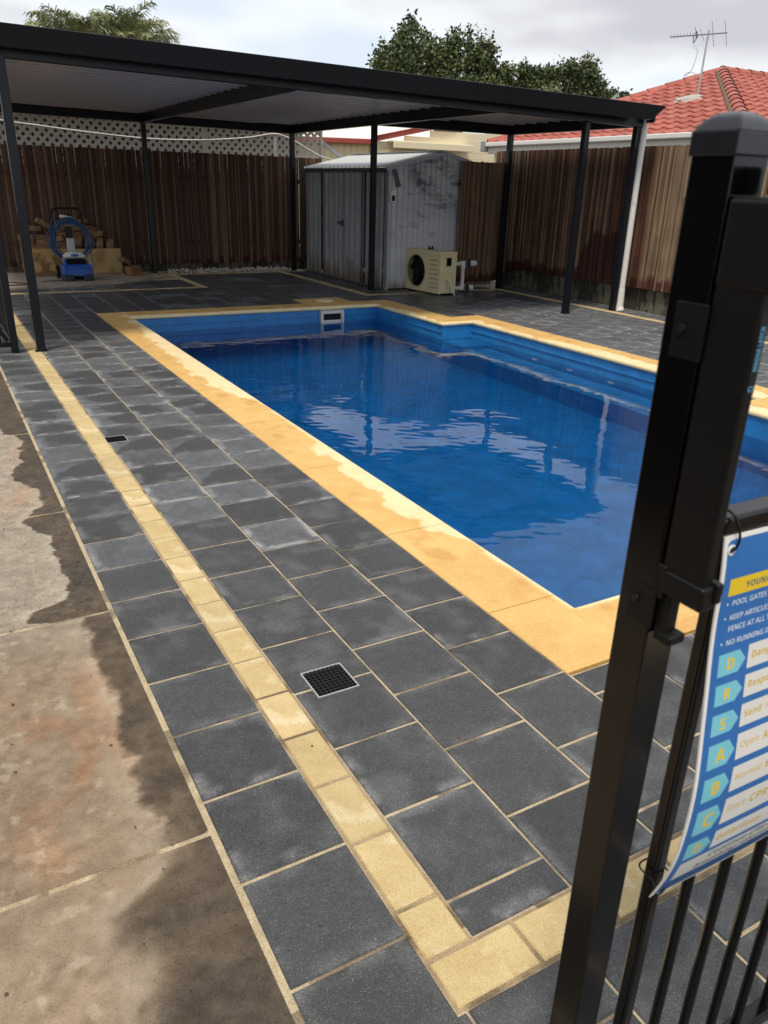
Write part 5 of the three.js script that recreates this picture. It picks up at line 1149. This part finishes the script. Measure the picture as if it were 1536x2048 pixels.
// ---------------------------------------------------------------- trees
const leafMats = [[0.07, 0.10, 0.032], [0.09, 0.12, 0.04], [0.05, 0.075, 0.025], [0.12, 0.14, 0.05]].map((c) => phy({ color: C(...c), roughness: 0.62, side: THREE.DoubleSide }));
function leafCloud(blobs, leaf, perVol, mi) {   // leaf-sized folded blades spread through clumps of twigs
  const P = [];
  for (const [cx, cy, cd, rx, ry] of blobs) {
    const clumps = Math.round(perVol * Math.max(rx * ry, 0.12) * 66);
    for (let c = 0; c < clumps; c++) {
      // twig tips sit towards the shell of the blob
      let u = rr(-1, 1), a = rr(0, Math.PI * 2), r = Math.pow(rnd(), 0.42), q = Math.sqrt(1 - u * u);
      const px = cx + rx * r * q * Math.cos(a), py = cy + ry * r * u, pd = cd + rx * r * q * Math.sin(a);
      const tw = new THREE.Vector3(px - cx, (py - cy) + 0.5 * ry, -(pd - cd)).normalize();
      for (let k = 0; k < 7; k++) {
        const o = new THREE.Vector3(px, py, -pd).addScaledVector(tw, rr(-0.12, 0.2)).add(new THREE.Vector3(rr(-0.11, 0.11), rr(-0.1, 0.1), rr(-0.11, 0.11)));
        const dir = new THREE.Vector3(rr(-1, 1), rr(-0.4, 1), rr(-1, 1)).normalize(), sd = new THREE.Vector3(rr(-1, 1), rr(-1, 1), rr(-1, 1)).cross(dir).normalize();
        const L = leaf * rr(0.7, 1.3), w = L * 0.32, tip = o.clone().addScaledVector(dir, L), m1 = o.clone().addScaledVector(dir, L * 0.45).addScaledVector(sd, w), m2 = o.clone().addScaledVector(dir, L * 0.45).addScaledVector(sd, -w);
        P.push(o, m1, tip, o, tip, m2);
      }
    }
  }
  const g = new THREE.BufferGeometry().setFromPoints(P); g.computeVertexNormals(); return g;
}
const bark = std({ color: C(0.12, 0.095, 0.07), roughness: 0.95 });
function tree(label, x, d, top, blobs, leaf, dens) {
  const t = thing('broadleaf_tree', label, 'tree', [x, 0, d], 'trees beyond the back fence');
  const limbs = [rod(V(x, 0, d), V(x + 0.1, top * 0.55, d), 0.24, 12, 0.15)];
  const fork = V(x + 0.1, top * 0.52, d);
  const tr = part(t, 'trunk', limbs, bark);
  for (const [bx, by, bd, rx, ry] of blobs) part(t, 'limb', tube([fork.clone(), fork.clone().lerp(V(bx, by - ry * 0.7, bd), 0.5).add(new THREE.Vector3(rr(-0.2, 0.2), 0.1, 0)), V(bx, by - ry * 0.3, bd), V(bx + rr(-0.1, 0.1), by + ry * 0.5, bd)], 0.045, 16, 6), bark);
  const groups = leafMats.map(() => []);
  blobs.forEach((b, i) => groups[i % 4].push(b));
  groups.forEach((b, i) => { if (b.length) { part(t, 'crown', leafCloud(b, leaf, dens, i), leafMats[i]); } });
}
function blobSet(list, extra) {   // [x, y, rx, ry] main masses -> ragged sub-masses
  const out = [];
  for (const [x, y, d, rx, ry] of list) { out.push([x, y, d, rx, ry]); for (let k = 0; k < extra; k++) { const a = rr(0, Math.PI * 2), u = rr(-0.6, 1); out.push([x + Math.cos(a) * rx * rr(0.6, 1.05), y + u * ry * 0.95, d + Math.sin(a) * rx * 0.8, rx * rr(0.28, 0.5), ry * rr(0.25, 0.5)]); } }
  return out;
}
tree('tall dark green tree rising behind the pergola roof', 16.8, 26, 6.2, blobSet([[14.55, 5.2, 26, 0.62, 0.75], [15.75, 5.55, 26.2, 0.75, 1.05], [16.7, 5.4, 26, 0.6, 0.8], [17.75, 5.75, 26, 0.85, 0.95], [18.8, 5.1, 26, 0.65, 0.65], [19.4, 4.8, 26.2, 0.6, 0.55], [16.5, 4.5, 26, 1.6, 0.7], [18.6, 4.3, 26, 1.2, 0.6]], 7), 0.13, 4.2);
tree('lower bushy tree between the tall tree and red roof', 22, 26, 5.6, blobSet([[20.6, 5.2, 26, 0.42, 0.5], [21.4, 5.1, 26.3, 0.45, 0.55], [22.4, 5.35, 26, 0.62, 0.62], [23.3, 5.35, 26, 0.55, 0.7], [23.8, 4.9, 26, 0.5, 0.6], [22.0, 4.5, 26, 1.5, 0.6]], 7), 0.13, 4.2);
tree('small green treetop peeping over the red roof ridge', 27.2, 28, 5.3, blobSet([[26.9, 5.15, 28, 0.4, 0.4], [27.5, 5.0, 28, 0.4, 0.35]], 4), 0.15, 4.2);
function palm(label, x, d, y) {
  const t = thing('palm_tree', label, 'palm', [x, 0, d], 'palms beyond the back fence');
  part(t, 'trunk', rod(V(x, 0, d), V(x, y, d), 0.16, 12, 0.11), bark);
  const fm = [[0.26, 0.29, 0.14], [0.32, 0.34, 0.18], [0.19, 0.22, 0.09]].map((c) => phy({ color: C(...c), roughness: 0.55, side: THREE.DoubleSide }));
  for (let k = 0; k < 30; k++) {
    const az = (k / 30) * Math.PI * 2 * 3.1 + rr(-0.2, 0.2), lift = rr(0.7, 1.5), L = rr(1.1, 1.6), P = [], pts = [];
    const h = new THREE.Vector3(Math.cos(az), 0, Math.sin(az));
    for (let i = 0; i <= 14; i++) { const q = i / 14, e = lift - q * q * 1.25; pts.push(i ? pts[i - 1].clone().addScaledVector(h, (L / 14) * Math.cos(e)).add(new THREE.Vector3(0, (L / 14) * Math.sin(e), 0)) : V(x, y, d)); }
    const tri = (a, b, c) => P.push(a, b, c);
    for (let i = 1; i < 14; i++) for (let j = 0; j < 3; j++) for (const s of [-1, 1]) {
      const p = pts[i].clone().lerp(pts[i + 1], j / 3), ax = pts[i + 1].clone().sub(pts[i]).normalize(), sd = new THREE.Vector3(-h.z, 0, h.x).multiplyScalar(s), len = 0.46 * Math.sin(Math.PI * (0.12 + 0.8 * (i / 14))) * rr(0.8, 1.15);
      const dir = sd.clone().multiplyScalar(0.7).addScaledVector(ax, 0.75).add(new THREE.Vector3(rr(-0.25, 0.25), rr(-0.35, 0.45), rr(-0.25, 0.25))).normalize();
      const mid = p.clone().addScaledVector(dir, len * 0.6), tip = p.clone().addScaledVector(dir, len).add(new THREE.Vector3(0, -len * 0.4, 0)), w = ax.clone().multiplyScalar(0.016);
      tri(p.clone().sub(w), p.clone().add(w), mid.clone().add(w)); tri(p.clone().sub(w), mid.clone().add(w), mid.clone().sub(w)); tri(mid.clone().sub(w), mid.clone().add(w), tip);
    }
    const g = new THREE.BufferGeometry().setFromPoints(P); g.computeVertexNormals();
    part(t, 'frond', [g, tube(pts, 0.011, 14, 5)], fm[k % 3]);
  }
}
palm('feathery palm crown at the left above the pergola roof', 4.2, 24, 4.35);
palm('taller feathery palm crown just right of the other palm', 5.65, 24.2, 4.55);

renderer.render(scene, camera);
